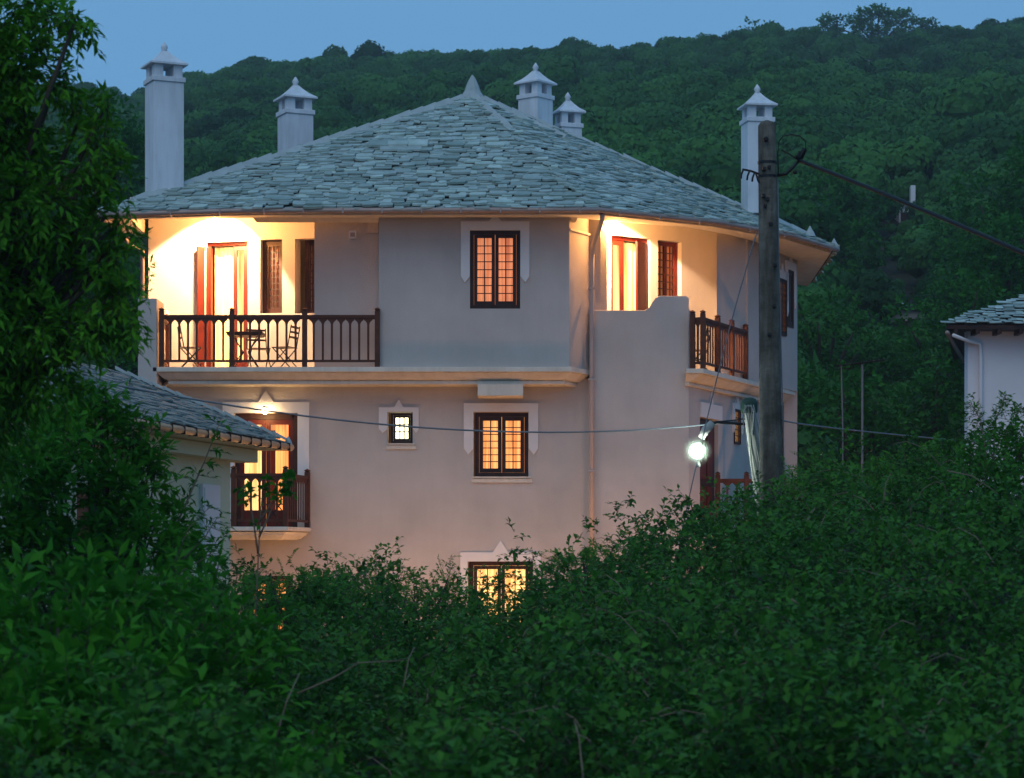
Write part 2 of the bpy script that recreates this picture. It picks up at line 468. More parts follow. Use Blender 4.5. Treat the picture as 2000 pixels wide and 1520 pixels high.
def lay_slates(facets, roof, cam_pri, nmax=300, expo=.122, wmul=1.0, skip=None, thin=1.0):
    """facets: (A,B,T) with AB the eave; lays irregular stone slates in courses"""
    items = []
    for A, B, T in facets:
        A, B, T = Vector(A), Vector(B), Vector(T)
        ux = (B-A).normalized(); nrm = (B-A).cross(T-A).normalized()
        if nrm.z < 0: nrm = -nrm
        uy = nrm.cross(ux)
        if uy.z < 0: uy = -uy
        H = (T-A).dot(uy); L = (B-A).length; tx = (T-A).dot(ux)
        y = -.06
        row = 0
        while y < H - .12:
            t = max(0, y/H)
            xa = tx*t; xb = L + (tx-L)*t
            x = xa + random.uniform(-.15, .05)
            while x < xb - .05:
                k = random.randrange(14); w = SV[k][0]*wmul
                if x + w > xb + .12: 
                    k = 0; w = SV[0][0]*wmul
                p = A + ux*(x+w/2) + uy*(y+random.uniform(-.04, .04)) + nrm*random.uniform(.01, .06)
                if skip is None or not skip(p):
                    tilt = -.12 + random.uniform(-.05, .05)
                    rz = random.uniform(-.07, .07)
                    m3 = Matrix((ux, uy, nrm)).transposed() @ Matrix.Rotation(tilt, 3, 'X') @ Matrix.Rotation(rz, 3, 'Z') @ Matrix.Rotation(random.uniform(-.04, .04), 3, 'Y')
                    m4 = m3.to_4x4() @ Matrix.Diagonal((wmul, 1, thin, 1)); m4.translation = p
                    items.append((cam_pri(p, nrm, w), k, m4))
                x += w + (random.uniform(.0, .02) if random.random() < .7 else random.uniform(.03, .07))
            y += expo*random.uniform(.9, 1.1); row += 1
    items.sort(key=lambda q: -q[0])
    off = wloc(roof)
    for _, k, m4 in items[:nmax]:
        o = bpy.data.objects.new('slate', SV[k][1]); COL.objects.link(o); o.parent = roof
        mm = m4.copy(); mm.translation = m4.translation - off
        o.matrix_basis = mm
    rest = items[nmax:]
    if rest:
        m = MB()
        for _, k, m4 in rest:
            me = SV[k][1]
            m.add([m4 @ v.co for v in me.vertices], [tuple(p.vertices) for p in me.polygons])
        o = m.build('slate_courses', M['slate'], roof)
        o['kind'] = 'stuff'
def pri(p, n, w):
    v = -p.normalized()
    return max(0, n.dot(v))*w/(p.length**2)

house = empty('guesthouse', (-0.8, 50, -3), 'large pale stucco guesthouse with slate hip roof, white chimneys and lit balconies', 'house')
# roof sheet
mb = MB()
n = len(EV)
A3 = [Vector((x, y, ZE-.03)) for x, y in EV]
ap = APEX - Vector((0, 0, .03))
mb.add(A3 + [ap], [(i, i+1, n) for i in range(n-1)] + [(n-1, 0, n)])
roof = mb.build('roof', M['under'], house)
facets = [(A3[i], A3[i+1], ap) for i in range(n-1)]
lay_slates(facets[1:], roof, pri, 300, skip=None)
# hip capping: flat slates bedded in pale mortar
mb = MB()
for i in (1, 3, 5, 7):
    a = A3[i]; 
    for k in range(26):
        t0, t1 = k/26, (k+1.12)/26
        if t0 < (.05 if i in (1, 7) else .62): continue
        p0 = a.lerp(ap, t0) + Vector((0,0,.07)); p1 = a.lerp(ap, min(1, t1)) + Vector((0,0,.10))
        d = (p1-p0).normalized(); s = d.cross(Vector((0,0,1))).normalized()*random.uniform(.12, .17)
        u = Vector((0, 0, random.uniform(.035, .06)))
        dn = Vector((0, 0, -.08))
        mb.add([p0-s+dn, p0+s+dn, p1+s+dn, p1-s+dn, p0-s*.2+u, p0+s*.2+u, p1+s*.2+u, p1-s*.2+u],
               [(0,1,5,4),(1,2,6,5),(2,3,7,6),(3,0,4,7),(4,5,6,7)])
mb.build('hip_capping', M['mortar'], roof)
mb = MB().lathe(APEX-Vector((0,0,.12)), [(.34,-.05),(.26,.10),(.18,.22),(.14,.34),(.10,.44),(.05,.53),(.012,.58)], 10)
mb.build('finial', M['mortar'], roof, smooth=False)
for px, y, Y in ((1582, 458, 50.2), (1629, 482, 51.0)):
    q = P(px, Y, y)
    MB().lathe(q, [(.13,-.05),(.09,.04),(.05,.10),(.01,.18)], 8).build('finial', M['mortar'], roof)
# raised slates with a vent in the middle of the front slope
q = Vector((-2.35, 48.35, 0)); 
t = (q.y-45.15)/(51.5-45.15); zz = ZE + (APEX.z-ZE)*t
def on_slope(x0, x1, y0, y1, h0, h1):
    sf = lambda y: ZE + (APEX.z-ZE)*(y-45.15)/(51.5-45.15)
    vs = [(x, y, sf(y)+h) for h in (h0, h1) for y in (y0, y1) for x in (x0, x1)]
    return MB().add(vs, [(0,2,3,1),(4,5,7,6),(0,1,5,4),(2,6,7,3),(0,4,6,2),(1,3,7,5)])
on_slope(q.x-.20, q.x+.22, q.y-.1, q.y+.1, 0, .115).build('roof_vent', M['slate'], roof)
on_slope(q.x-.60, q.x-.18, q.y-.12, q.y+.2, .06, .10).build('roof_vent_cover', M['slate'], roof)
on_slope(q.x+.20, q.x+.62, q.y-.10, q.y+.2, .06, .10).build('roof_vent_cover', M['slate'], roof)
on_slope(q.x-.35, q.x+.5, q.y-.30, q.y-.08, .04, .075).build('roof_vent_cover', M['slate'], roof)

# eaves: gutter, sloping strip, soffit ring, inner ceiling
def inset(chain, d):
    out = []
    c = Vector((-0.8, 52))
    for x, y in chain:
        v = Vector((x, y)); w = (c - v).normalized(); out.append(tuple(v + w*d))
    return out
EVf = EV[0:9]
IN = [(-7.62, 57.3), (-7.52, 46.35), (-5.0, 46.12), (1.25, 46.14), (3.62, 47.55), (4.50, 48.6), (5.10, 49.6), (6.36, 52.9), (6.7, 57.3)]
mb = MB()
k = len(EVf)
O = [(x, y, 6.50) for x, y in inset(EVf, .10)]; I = [(x, y, 6.56) for x, y in IN]
mb.add(O + I, [(i, i+1, k+i+1, k+i) for i in range(k-1)])
mb.build('soffit', M['cornice'], house)
mb = MB()
O2 = [(x, y, 6.60) for x, y in inset(EVf, .07)]; O1 = [(x, y, 6.49) for x, y in inset(EVf, .10)]
mb.add(O2 + O1, [(i, i+1, k+i+1, k+i) for i in range(k-1)])
mb.build('fascia', M['cornice'], house)
# moulded cove under the soffit edge
mb = MB()
c1 = [(x, y, 6.555) for x, y in inset([(a[0], a[1]) for a in IN], -.12)]; c2 = [(x, y, 6.47) for x, y in IN]
mb.add(c1 + c2, [(i, i+1, k+i+1, k+i) for i in range(2, k-6)])
mb.build('cove', M['cornice'], house)
mb = MB()
I1 = [(x, y, 6.56) for x, y in IN]; I2 = [(x, y, 7.0) for x, y in IN]
mb.add(I1 + I2, [(i, i+1, k+i+1, k+i) for i in range(k-1)])
mb.build('eave_beam', M['cornice'], house)
mb = MB(); mb.zprism(IN, 6.92, 6.97); mb.build('ceiling', M['cornice'], house)
gp = [Vector((x, y, 6.56)) for x, y in inset(EV[1:8], -.05)]
pts = []
for a, b in zip(gp, gp[1:]):
    for q in range(5): pts.append(a.lerp(b, q/5))
pts.append(gp[-1])
MB().tube(pts, .055, 8).build('gutter', M['gutter'], house, smooth=True)
MB().tube([gp[0], Vector((-8.2, 57, 6.56))], .055, 8).build('gutter', M['gutter'], house, smooth=True)
# gutter brackets
mb = MB()
for a, b in zip(gp, gp[1:]):
    m_ = max(2, int((b-a).length/.75))
    for q in range(m_):
        p = a.lerp(b, (q+.5)/m_); mb.box(p.x-.015, p.x+.015, p.y-.062, p.y+.12, p.z-.062, p.z+.05)
mb.build('gutter_brackets', M['gutter'], house)['kind'] = 'stuff'

# ------------------------------------------------------------------ wall pieces
ZF, ZT, ZG = 3.62, 6.95, -3.05      # upper floor, wall top, ground
def pane_curtain(w, u0, u1, z0, z1, d, mat_, amp=.02, name='curtain', parent=None):
    mb = MB(); nn = max(6, int((u1-u0)/.03)); ph = random.uniform(0, 9)
    f = [d + amp*math.sin(ph + i*1.9) + amp*.6*math.sin(i*.7+ph*2) for i in range(nn+1)]
    vs = []
    for i in range(nn+1):
        u = u0 + (u1-u0)*i/nn
        vs += [w.pt(u, f[i], z0), w.pt(u, f[i]*1.0, z1)]
    mb.add(vs, [(2*i, 2*i+2, 2*i+3, 2*i+1) for i in range(nn)])
    return mb.build(name, mat_, parent, smooth=True)

def window(w, u0, u1, z0, z1, curtain, rec=.10, cas=2, cols=2, rows=8, fr=.06, st=.065, wood='dark_wood', name='window', barw=.011, parent=None, cd=.10):
    parent = parent or house
    root = MB()
    d0, d1 = -rec-.07, -rec
    w.box(root, u0, u0+fr, d0, d1, z0, z1); w.box(root, u1-fr, u1, d0, d1, z0, z1)
    w.box(root, u0+fr, u1-fr, d0, d1, z0, z0+fr); w.box(root, u0+fr, u1-fr, d0, d1, z1-fr, z1)
    win = root.build(name, M[wood], parent)
    cw = (u1-u0-2*fr)/cas
    for c in range(cas):
        a = u0+fr+c*cw+.003; b = a+cw-.006
        e0, e1 = d0+.004, d1-.015
        m = MB()
        zb = z0+fr+.003; zt = z1-fr-.003
        w.box(m, a, a+st, e0, e1, zb, zt); w.box(m, b-st, b, e0, e1, zb, zt)
        w.box(m, a+st, b-st, e0, e1, zb, zb+st*1.1); w.box(m, a+st, b-st, e0, e1, zt-st, zt)
        m.build('casement', M[wood], win)
        ga, gb, gz0, gz1 = a+st, b-st, zb+st*1.1, zt-st
        m = MB()
        ep = e1-.012
        for i in range(1, cols):
            uu = ga+(gb-ga)*i/cols; w.box(m, uu-barw, uu+barw, ep-.02, ep, gz0, gz1)
        for j in range(1, rows):
            zz = gz0+(gz1-gz0)*j/rows; w.box(m, ga, gb, ep-.018, ep-.002, zz-barw*.8, zz+barw*.8)
        m.build('glazing_bars', M[wood], win)
        m = MB(); m.add([w.pt(ga, ep-.03, gz0), w.pt(gb, ep-.03, gz0), w.pt(gb, ep-.03, gz1), w.pt(ga, ep-.03, gz1)], [(0,1,2,3)])
        m.build('pane', M['glass'], win)
    pane_curtain(w, u0+.02, u1-.02, z0+.02, z1-.02, d0-cd, M[curtain], .02*min(1, cd*8), 'curtain', win)
    return win

def surround(w, o0, o1, i0, i1, zt, zi, zleg, tip=None, tipw=.12, legtip=.12, th=.035, name='window_surround', leg=True):
    """white plaster frame: head band, two legs with pointed feet, pointed crest"""
    parts = MB()
    mid = (o0+o1)/2
    head = [(o0, zi), (o0, zt)]
    if tip: head += [(mid-tipw, zt), (mid-tipw*.45, zt+(tip-zt)*.55), (mid, tip), (mid+tipw*.45, zt+(tip-zt)*.55), (mid+tipw, zt)]
    head += [(o1, zt), (o1, zi)]
    if leg:
        head = head + [(o1, zleg+legtip), ((o1*.55+i1*.45), zleg), (i1, zleg+legtip), (i1, zi), (i0, zi), (i0, zleg+legtip), (o0*.55+i0*.45, zleg), (o0, zleg+legtip)]
    w.prism(parts, head, 0.002, th)
    return parts.build(name, M['trim'], house)

holes_store = []
def hole(w, px0, px1, y0, y1, d=0):
    (a, Ya), (b, Yb) = w.at(px0, d), w.at(px1, d)
    Ym = (Ya+Yb)/2
    return (a, b, Z(y1, Ym), Z(y0, Ym))

# --- upper left balcony back wall
wBL = Wall(P(290, 48.3), P(622, 47.3))
hD = hole(wBL, 402, 484, 472, 735); hD = (hD[0], hD[1], ZF+.02, hD[3])
hW = hole(wBL, 508, 551, 468, 612)
hN = hole(wBL, 576, 617, 466, 612)
mb = wBL.holed(MB(), ZF, ZT, [hD, hW, hN], .32); mb.build('wall', M['stucco'], house)
window(wBL, *hW, 'curtain_dim', rec=.14, cas=1, cols=3, rows=10, fr=.07, st=.05, wood='dark_wood', barw=.013)
window(wBL, hN[0]+.12, hN[1], hN[2], hN[3], 'curtain_dim', rec=.26, cas=1, cols=3, rows=10, fr=.06, st=.05, wood='dark_wood', barw=.013)
# door with one leaf folded back
def door(w, h, curtain, open_left=True, wood='red_wood', parent=None, glass_split=.5, ang=150, leafw=None):
    parent = parent or house
    u0, u1, z0, z1 = h; fr = .07
    m = MB(); d0, d1 = -.20, -.10
    w.box(m, u0, u0+fr, d0, d1, z0, z1); w.box(m, u1-fr, u1, d0, d1, z0, z1); w.box(m, u0+fr, u1-fr, d0, d1, z1-fr, z1)
    dr = m.build('door', M[wood], parent)
    # closed glazed leaf on the far half
    mid = u0 + (u1-u0)*glass_split
    a, b = (mid, u1-fr) if open_left else (u0+fr, mid)
    m = MB(); e0, e1 = -.18, -.13; s = .075
    w.box(m, a, a+s, e0, e1, z0+.01, z1-fr); w.box(m, b-s, b, e0, e1, z0+.01, z1-fr)
    w.box(m, a+s, b-s, e0, e1, z1-fr-.1, z1-fr); w.box(m, a+s, b-s, e0, e1, z0+.01, z0+.28)
    lf = m.build('door_leaf', M[wood], dr)
    m = MB(); m.add([w.pt(a+s, -.155, z0+.28), w.pt(b-s, -.155, z0+.28), w.pt(b-s, -.155, z1-fr-.1), w.pt(a+s, -.155, z1-fr-.1)], [(0,1,2,3)])
    m.build('pane', M['glass'], dr)
    # panelled shutter leaf swung outwards
    lw = leafw or (u1-u0)*.5
    hu = u0+.02 if open_left else u1-.02
    hp = w.pt(hu, -.08, 0)
    sg = 1 if open_left else -1
    an = R(ang)*sg
    base = w.u*sg
    ca, sa = math.cos(-an), math.sin(-an)
    dv = Vector((base.x*ca - base.y*sa, base.x*sa + base.y*ca, 0))
    sw = Wall((hp.x, hp.y), (hp.x+dv.x*lw, hp.y+dv.y*lw))
    m = MB(); zt = z1-fr-.02
    sw.box(m, 0, .08, -.022, .022, z0+.03, zt); sw.box(m, lw-.08, lw, -.022, .022, z0+.03, zt)
    for za, zb in ((z0+.03, z0+.16), (z0+.95, z0+1.06), (zt-.1, zt)): sw.box(m, .08, lw-.08, -.022, .022, za, zb)
    sw.box(m, .08, lw-.08, -.012, .012, z0+.16, zt-.1)
    sh = m.build('door_leaf', M[wood], dr)
    MB().lathe(sw.pt(lw-.05, .04, z0+1.02), [(.012,-.05),(.014,0),(.012,.05)], 6).build('handle', M['iron'], dr)
    pane_curtain(w, u0+fr+.0, u1-fr, z0+.03, z1-fr, -.36, M[curtain], .035, 'curtain', dr)
    m = MB(); w.box(m, u0-.02, u1+.02, -.34, .05, z0-.05, z0+.015); m.build('threshold', M[wood], dr)
    return dr
door(wBL, hD, 'curtain_yellow', True, ang=128, glass_split=.60, leafw=.26)

# --- stub wall, bay, chamfer, inner strip
wS = Wall(P(614, 46.55), P(741, 46.45))
wS.box(MB(), 0, wS.L, -.32, 0, ZF, ZT).build('wall', M['stucco'], house)
m = MB(); rt = Wall(P(614, 47.6), P(614, 46.87)); rt.box(m, 0, rt.L, -.3, 0, ZF, ZT); m.build('wall', M['stucco'], house)
m = MB(); wS.box(m, wS.L-.26, wS.L-.01, .002, .05, 6.30, 6.92); m.build('lintel_step', M['stucco'], house)
m = MB(); u, _ = wS.at(690); wS.box(m, u-.07, u+.07, 0, .10, Z(467, 46.5), Z(452, 46.5)); sb = m.build('wall_lamp', M['trim'], house)
m = MB(); wS.box(m, u-.045, u+.045, .09, .108, Z(464, 46.5), Z(456, 46.5)); m.build('lamp_glass', M['gutter'], sb)
wB = Wall(P(740, 46), P(1112, 46))
hB = hole(wB, 918, 1016, 450, 603)
wB.holed(MB(), ZF, ZT, [hB], .3).build('wall', M['stucco'], house)
window(wB, *hB, 'curtain_orange', rec=.03, fr=.075, st=.065, rows=8)
(o0, _), (o1, _) = wB.at(900), wB.at(1034)
surround(wB, o0, o1, hB[0]-.005, hB[1]+.005, Z(433, 46), Z(450, 46), Z(552, 46), tip=Z(417, 46))
m = MB(); rt = Wall(P(740, 46.6), P(740, 46.31)); rt.box(m, 0, rt.L, -.28, -.005, ZF, ZT); m.build('wall', M['stucco'], house)
wC = Wall(P(1112, 46), P(1150, 46.75))
wC.box(MB(), 0.0, wC.L, -.3, -.001, ZF, ZT).build('wall', M['stucco'], house)
wC.box(MB(), -.0, wC.L+.02, .0, .03, 6.30, 6.34).build('string_course', M['cornice'], house)
wI = Wall(P(1148, 46.9), P(1173, 46.9))
wI.box(MB(), 0, wI.L, -.25, 0, ZF-.3, ZT).build('wall', M['stucco'], house)
rt = Wall(P(1171, 47.15), (P(1171, 47.15)[0]-.02, 48.1)); m = MB(); rt.box(m, 0, rt.L, 0, .15, ZF, ZT); m.build('wall', M['stucco'], house)

# --- upper right balcony back wall
wR = Wall(P(1150, 47.7), (4.40, 49.82))
hD2 = hole(wR, 1194, 1270, 463, 720); hD2 = (hD2[0], hD2[1], ZF+.02, hD2[3])
hW2 = hole(wR, 1285, 1331, 471, 600)
wR.holed(MB(), ZF, ZT, [hD2, hW2], .32).build('wall', M['stucco'], house)
window(wR, *hW2, 'curtain_dim', rec=.12, cas=2, cols=2, rows=8, fr=.05, st=.035, wood='red_wood', barw=.012)
door(wR, hD2, 'curtain_yellow', False, ang=22, glass_split=.42, leafw=.46)
wW = Wall(P(1400, 48.7), P(1457, 49.3))
MB().zprism([P(1400, 48.7), P(1457, 49.3), P(1462, 49.8), P(1406, 49.95)], ZF, ZT).build('wall', M['stucco'], house)
wW2 = Wall((4.93, 49.28), (6.41, 52.9))
hs1 = hole(wW2, 1518, 1534, 545, 655); hs2 = hole(wW2, 1537, 1549, 528, 640)
wW2.holed(MB(), ZF, ZT, [hs1, hs2], .3).build('wall', M['stucco'], house)
window(wW2, *hs1, 'curtain_yellow', rec=-.04, cas=2, cols=2, rows=8, fr=.04, st=.04, cd=.01)
window(wW2, *hs2, 'curtain_dim', rec=-.02, cas=2, cols=2, rows=8, fr=.06, st=.06)
for h in (hs1, hs2):
    surround(wW2, h[0]-.16, h[1]+.16, h[0]-.005, h[1]+.005, h[3]+.18, h[3], h[2]+.45, tip=h[3]+.34)
# far walls closing the body
for a, b in (((6.41, 52.9), (6.55, 57.2)), ((6.55, 57.2), (-7.5, 57.2)), ((-7.5, 57.2), (-7.45, 48.3))):
    w_ = Wall(a, b); w_.box(MB(), 0.003, w_.L-.003, -.3, -.002, ZG, ZT-.01).build('wall', M['stucco'], house)
# left pillar / parapet end
m = MB(); m.box(-7.28, -6.92, 45.85, 47.0, ZG, Z(585, 46)); m.build('parapet', M['stucco'], house)
m = MB(); m.box(-7.28, -7.02, 47.0, 48.3, ZG, Z(585, 46)-.004); m.build('parapet', M['stucco'], house)

# --- slabs with stepped mouldings
def slab(chain, inner, name='balcony_slab', tops=((3.525, 3.62, 0), (3.30, 3.368, .27)), off=0.0, cen=None):
    root = None
    for za, zb, ins in tops:
        c = []
        for k, (x, y) in enumerate(chain):
            dx, dy = cen[k]
            c.append((x+dx*ins, y+dy*ins))
        m = MB().zprism(c + inner, za+off, zb+off)
        if root is None:
            root = m.build(name, M['cornice'], house, bevel=.01)
            top = [Vector((x+cen[k][0]*.06, y+cen[k][1]*.06, zb+off-.10)) for k, (x, y) in enumerate(chain)]
            mid_ = [Vector((x+cen[k][0]*.20, y+cen[k][1]*.20, zb+off-.22)) for k, (x, y) in enumerate(chain)]
            low = [Vector((x+cen[k][0]*.30, y+cen[k][1]*.30, zb+off-.25)) for k, (x, y) in enumerate(chain)]
            cv_ = MB(); q_ = len(chain)
            cv_.add(top + mid_ + low, [(j*q_+i, j*q_+i+1, (j+1)*q_+i+1, (j+1)*q_+i) for j in range(2) for i in range(q_-1)])
            cv_.build('cove', M['cornice'], root)
        else: m.build('moulding', M['cornice'], root, bevel=.01)
    return root
slab([(-7.0, 45.85), (1.16, 45.85), (1.58, 46.75)], [(1.50, 47.5), (-3.9, 47.4), (-7.2, 48.3), (-7.0, 47)],
     cen=[(1, 1), (-.5, 1), (-1, .4)])
slab([(3.42, 46.25), (3.76, 46.25), (6.36, 52.85)], [(5.8, 52.9), (4.2, 49.6), (2.0, 48.0), (2.0, 46.85), (3.42, 46.85)],
     cen=[(0, 1), (-1, .7), (-1, -.2)])
m = MB(); m.box(P(933, 46)[0], P(1022, 46)[0], 46.0, 46.78, Z(774, 46.1), 3.298); m.build('corbel', M['cornice'], house, bevel=.01)

# --- lower front wall
wL = Wall((-7.0, 46.8), (1.64, 46.8))
YL = 46.8
hLD = hole(wL, 458, 581, 807, 1030); hLD = (hLD[0], hLD[1], .50, hLD[3])
hSm = hole(wL, 757, 806, 805, 866)
hMd = hole(wL, 925, 1032, 805, 931)
hLo = hole(wL, 914, 1041, 1097, 1235)
hLL = hole(wL, 476, 572, 1125, 1260)
wL.holed(MB(), ZG, 3.45, [hLD, hSm, hMd, hLo, hLL], .34).build('wall', M['stucco'], house)
window(wL, hMd[0]+.03, hMd[1], hMd[2], hMd[3]-.01, 'curtain_warm', rec=.06, rows=7, cols=2, fr=.08, st=.075)
window(wL, hSm[0]+.06, hSm[1], hSm[2], hSm[3]-.01, 'curtain_white', rec=.12, cas=1, rows=3, cols=3, fr=.05, st=.04)
window(wL, hLo[0]+.03, hLo[1], hLo[2], hLo[3], 'curtain_yellow', rec=.08, rows=7, cols=2, fr=.08, st=.07)
window(wL, hLL[0]+.03, hLL[1], hLL[2], hLL[3], 'curtain_warm', rec=.08, rows=7, cols=2, fr=.08, st=.07)
def ux(px): return wL.at(px)[0]
surround(wL, ux(906), ux(1051), hMd[0]-.004, hMd[1]+.004, Z(788, YL), hMd[3]+.003, Z(888, YL))
surround(wL, ux(740), ux(818), hSm[0]-.004, hSm[1]+.004, Z(796, YL), hSm[3]+.003, Z(846, YL), tip=Z(780, YL), tipw=.09, legtip=.08)
surround(wL, ux(899), ux(1056), hLo[0]-.004, hLo[1]+.004, Z(1079, YL), hLo[3]+.003, Z(1178, YL), tip=Z(1056, YL), tipw=.15)
surround(wL, ux(435), ux(604), hLD[0]-.004, hLD[1]+.004, Z(786, YL), hLD[3]+.003, .62, tip=Z(763, YL), tipw=.15)
for h, o in ((hMd, .03), (hSm, .05)):
    m = MB(); wL.box(m, h[0]-.05+o, h[1]+.05, -.10, .06, h[2]-.03, h[2]-.002); wL.box(m, h[0]-.07+o, h[1]+.07, .002, .035, h[2]-.12, h[2]-.04)
    m.build('window_sill', M['cornice'], house)
# lower left glazed double door with lit room
def double_door(w, h, parent):
    u0, u1, z0, z1 = h; fr = .09
    m = MB(); d0, d1 = -.26, -.15
    w.box(m, u0, u0+fr, d0, d1, z0, z1); w.box(m, u1-fr-.02, u1, d0, d1, z0, z1); w.box(m, u0+fr, u1-fr, d0, d1, z1-.12, z1)
    dr = m.build('door', M['dark_wood'], parent)
    mid = (u0+u1)/2 - .02
    for a, b in ((u0+fr, mid), (mid+.01, u1-fr-.02)):
        m = MB(); s = .085; e0, e1 = -.23, -.18
        w.box(m, a, a+s, e0, e1, z0, z1-.12); w.box(m, b-s, b, e0, e1, z0, z1-.12); w.box(m, a+s, b-s, e0, e1, z0, z0+.35); w.box(m, a+s, b-s, e0, e1, z1-.22, z1-.12)
        m.build('door_leaf', M['red_wood'], dr)
        m = MB(); m.add([w.pt(a+s, -.2, z0+.35), w.pt(b-s, -.2, z0+.35), w.pt(b-s, -.2, z1-.22), w.pt(a+s, -.2, z1-.22)], [(0,1,2,3)]); m.build('pane', M['glass'], dr)
    mm = u0 + (u1-u0)*.5
    pane_curtain(w, u0+.05, u0+(u1-u0)*.40, z0+.02, z1-.1, -.42, M['curtain_yellow'], .03, 'curtain', dr)
    pane_curtain(w, u0+(u1-u0)*.62, u1-.03, z0+.02, z1-.1, -.42, M['curtain_warm'], .04, 'curtain', dr)
    m = MB(); w.box(m, u0-.3, u1+.3, -1.6, -1.5, z0, z1+.3); m.build('room_wall', M['lit_room'], dr)
    m = MB(); w.box(m, u0+(u1-u0)*.44, u0+(u1-u0)*.60, -.9, -.86, z0, z1-.3); m.build('wardrobe', M['red_wood'], dr)
    return dr
M['lit_room'] = emat('lit_room', (1.0, .50, .17), .8, 1.2)
double_door(wL, hLD, house)

# --- right wing front wall with stepped parapet (goes from the ground to the balcony)
wP = Wall((1.60, 46.6), (3.50, 46.6))
def zp(y): return Z(y, 46.6)
up = lambda px: wP.at(px)[0]
wP.prism(MB(), [(0, ZG), (wP.L, ZG), (wP.L, zp(583)), (wP.L-.05, zp(578)), (up(1288), zp(578)), (up(1280), zp(582)), (up(1268), zp(600)), (up(1260), zp(606)), (0, zp(606))], -.22, 0).build('parapet_wall', M['stucco'], house, bevel=.015)
# side wall of the right wing (lower storeys)
wQ = Wall((3.50, 46.6), (5.92, 53.0))
hQD = hole(wQ, 1367, 1403, 818, 1030); hQD = (hQD[0], hQD[1], .5, hQD[3])
hQW = hole(wQ, 1433, 1444, 800, 868)
wQ.holed(MB(), ZG, 3.45, [hQD, hQW], .3, u0=.225).build('wall', M['stucco'], house)
wQ.box(MB(), .0, .224, -.3, -.002, ZG, zp(606)).build('wall', M['stucco'], house)
window(wQ, *hQW, 'curtain_yellow', rec=-.04, cas=1, cols=2, rows=5, fr=.03, st=.02, cd=.01)
m = MB(); wQ.box(m, hQD[0]+.02, hQD[1]-.02, -.14, -.08, hQD[2], hQD[3]-.02)
qd = m.build('door', M['dark_wood'], house)
m = MB()
for k in range(2):
    for za, zb in ((.65, 1.35), (1.5, 2.55)):
        a = hQD[0]+.12+k*(hQD[1]-hQD[0]-.1)/2; b = a+(hQD[1]-hQD[0]-.1)/2-.12
        wQ.box(m, a, b, -.08, -.06, za, zb)
m.build('door_panel', M['red_wood'], qd)
surround(wQ, hQD[0]-.02, hQD[1]+.2, hQD[0], hQD[1]+.02, hQD[3]+.30, hQD[3]+.003, hQD[3]-.6, tip=hQD[3]+.55, leg=False, name='door_surround')
surround(wQ, hQW[0]-.12, hQW[1]+.12, hQW[0]-.003, hQW[1]+.003, hQW[3]+.12, hQW[3]+.003, hQW[3]-.5, tip=hQW[3]+.4)

# drainpipe by the right wing, with hopper and bracket
pp = [Vector((P(1176, 45.3)[0], 45.2, 6.50)), Vector((P(1176, 45.3)[0], 45.3, 6.40)), Vector((P(1158, 46.5)[0], 46.45, 6.05)), Vector((P(1156, 46.5)[0], 46.5, 5.8)), Vector((P(1155, 46.5)[0], 46.5, -3.0))]
dp = MB().tube(pp, .045, 8).build('drainpipe', M['pipe'], house, smooth=True)
for z in (5.2, 3.4, 1.6, -.2):
    m = MB(); m.box(P(1155, 46.5)[0]-.06, P(1155, 46.5)[0]+.06, 46.44, 46.6, z, z+.04); m.build('pipe_clamp', M['pipe'], dp)
pp = [Vector((-7.75, 46.0, 6.5)), Vector((-7.75, 46.0, 6.3)), Vector((-7.50, 46.6, 6.05)), Vector((-7.36, 46.9, 6.02)), Vector((-7.36, 46.9, -3))]
MB().tube(pp, .045, 8).build('drainpipe', M['pipe'], house, smooth=True)

# --- lower balconies
slab([(-5.75, 44.95), (-4.28, 44.95), (-3.98, 46.75)], [(-5.75, 46.75)], tops=((.42, .50, 0), (.34, .418, .1), (.27, .338, .2)), cen=[(0, 1), (-.7, 1), (-1, 0)])
slab([(4.15, 48.2), (5.5, 48.2), (6.4, 52.9)], [(5.95, 53.0), (4.15, 48.35)], tops=((.42, .50, 0), (.30, .418, .1)), cen=[(.3, 1), (-.7, 1), (-1, 0)])

def railing(segs, zf, h=1.02, label=None, sp=.172, name='balcony_railing'):
    """segs: list of (p0, p1, [post positions 0..1])"""
    rl = None
    done = set()
    for p0, p1, posts in segs:
        w = Wall(p0, p1); L = w.L
        m = MB(); w.box(m, 0, L, -.035, .035, zf+h-.055, zf+h)
        w.box(m, 0, L, -.028, .028, zf+.10, zf+.145)
        w.box(m, 0, L, -.012, .012, zf+h-.085, zf+h-.055)
        if rl is None: rl = m.build(name, M['rail_wood'], house)
        else: m.build('rail', M['rail_wood'], rl)
        ang = math.atan2(w.u.y, w.u.x)
        for t in posts:
            q = w.pt(L*t, 0, zf)
            key = (round(q.x, 1), round(q.y, 1))
            if key in done: continue
            done.add(key)
            o = place('post', POST, rl, q, (0, 0, ang))
        for ta, tb in zip(posts, posts[1:]):
            nb = max(2, round(L*(tb-ta)/sp))
            for i in range(1, nb):
                t = ta + (tb-ta)*i/nb
                place('baluster', BAL, rl, w.pt(L*t, 0, zf), (0, 0, ang))
    return rl
m = MB()
m.box(-.048, .048, -.048, .048, .0, 1.10)
m.add([(-.03,-.03,1.10),(.03,-.03,1.10),(.03,.03,1.10),(-.03,.03,1.10),(-.055,-.055,1.135),(.055,-.055,1.135),(.055,.055,1.135),(-.055,.055,1.135),(0,0,1.17)],
      [(0,1,5,4),(1,2,6,5),(2,3,7,6),(3,0,4,7),(4,5,8),(5,6,8),(6,7,8),(7,4,8)])
POST = m.mesh('post', M['rail_wood'])
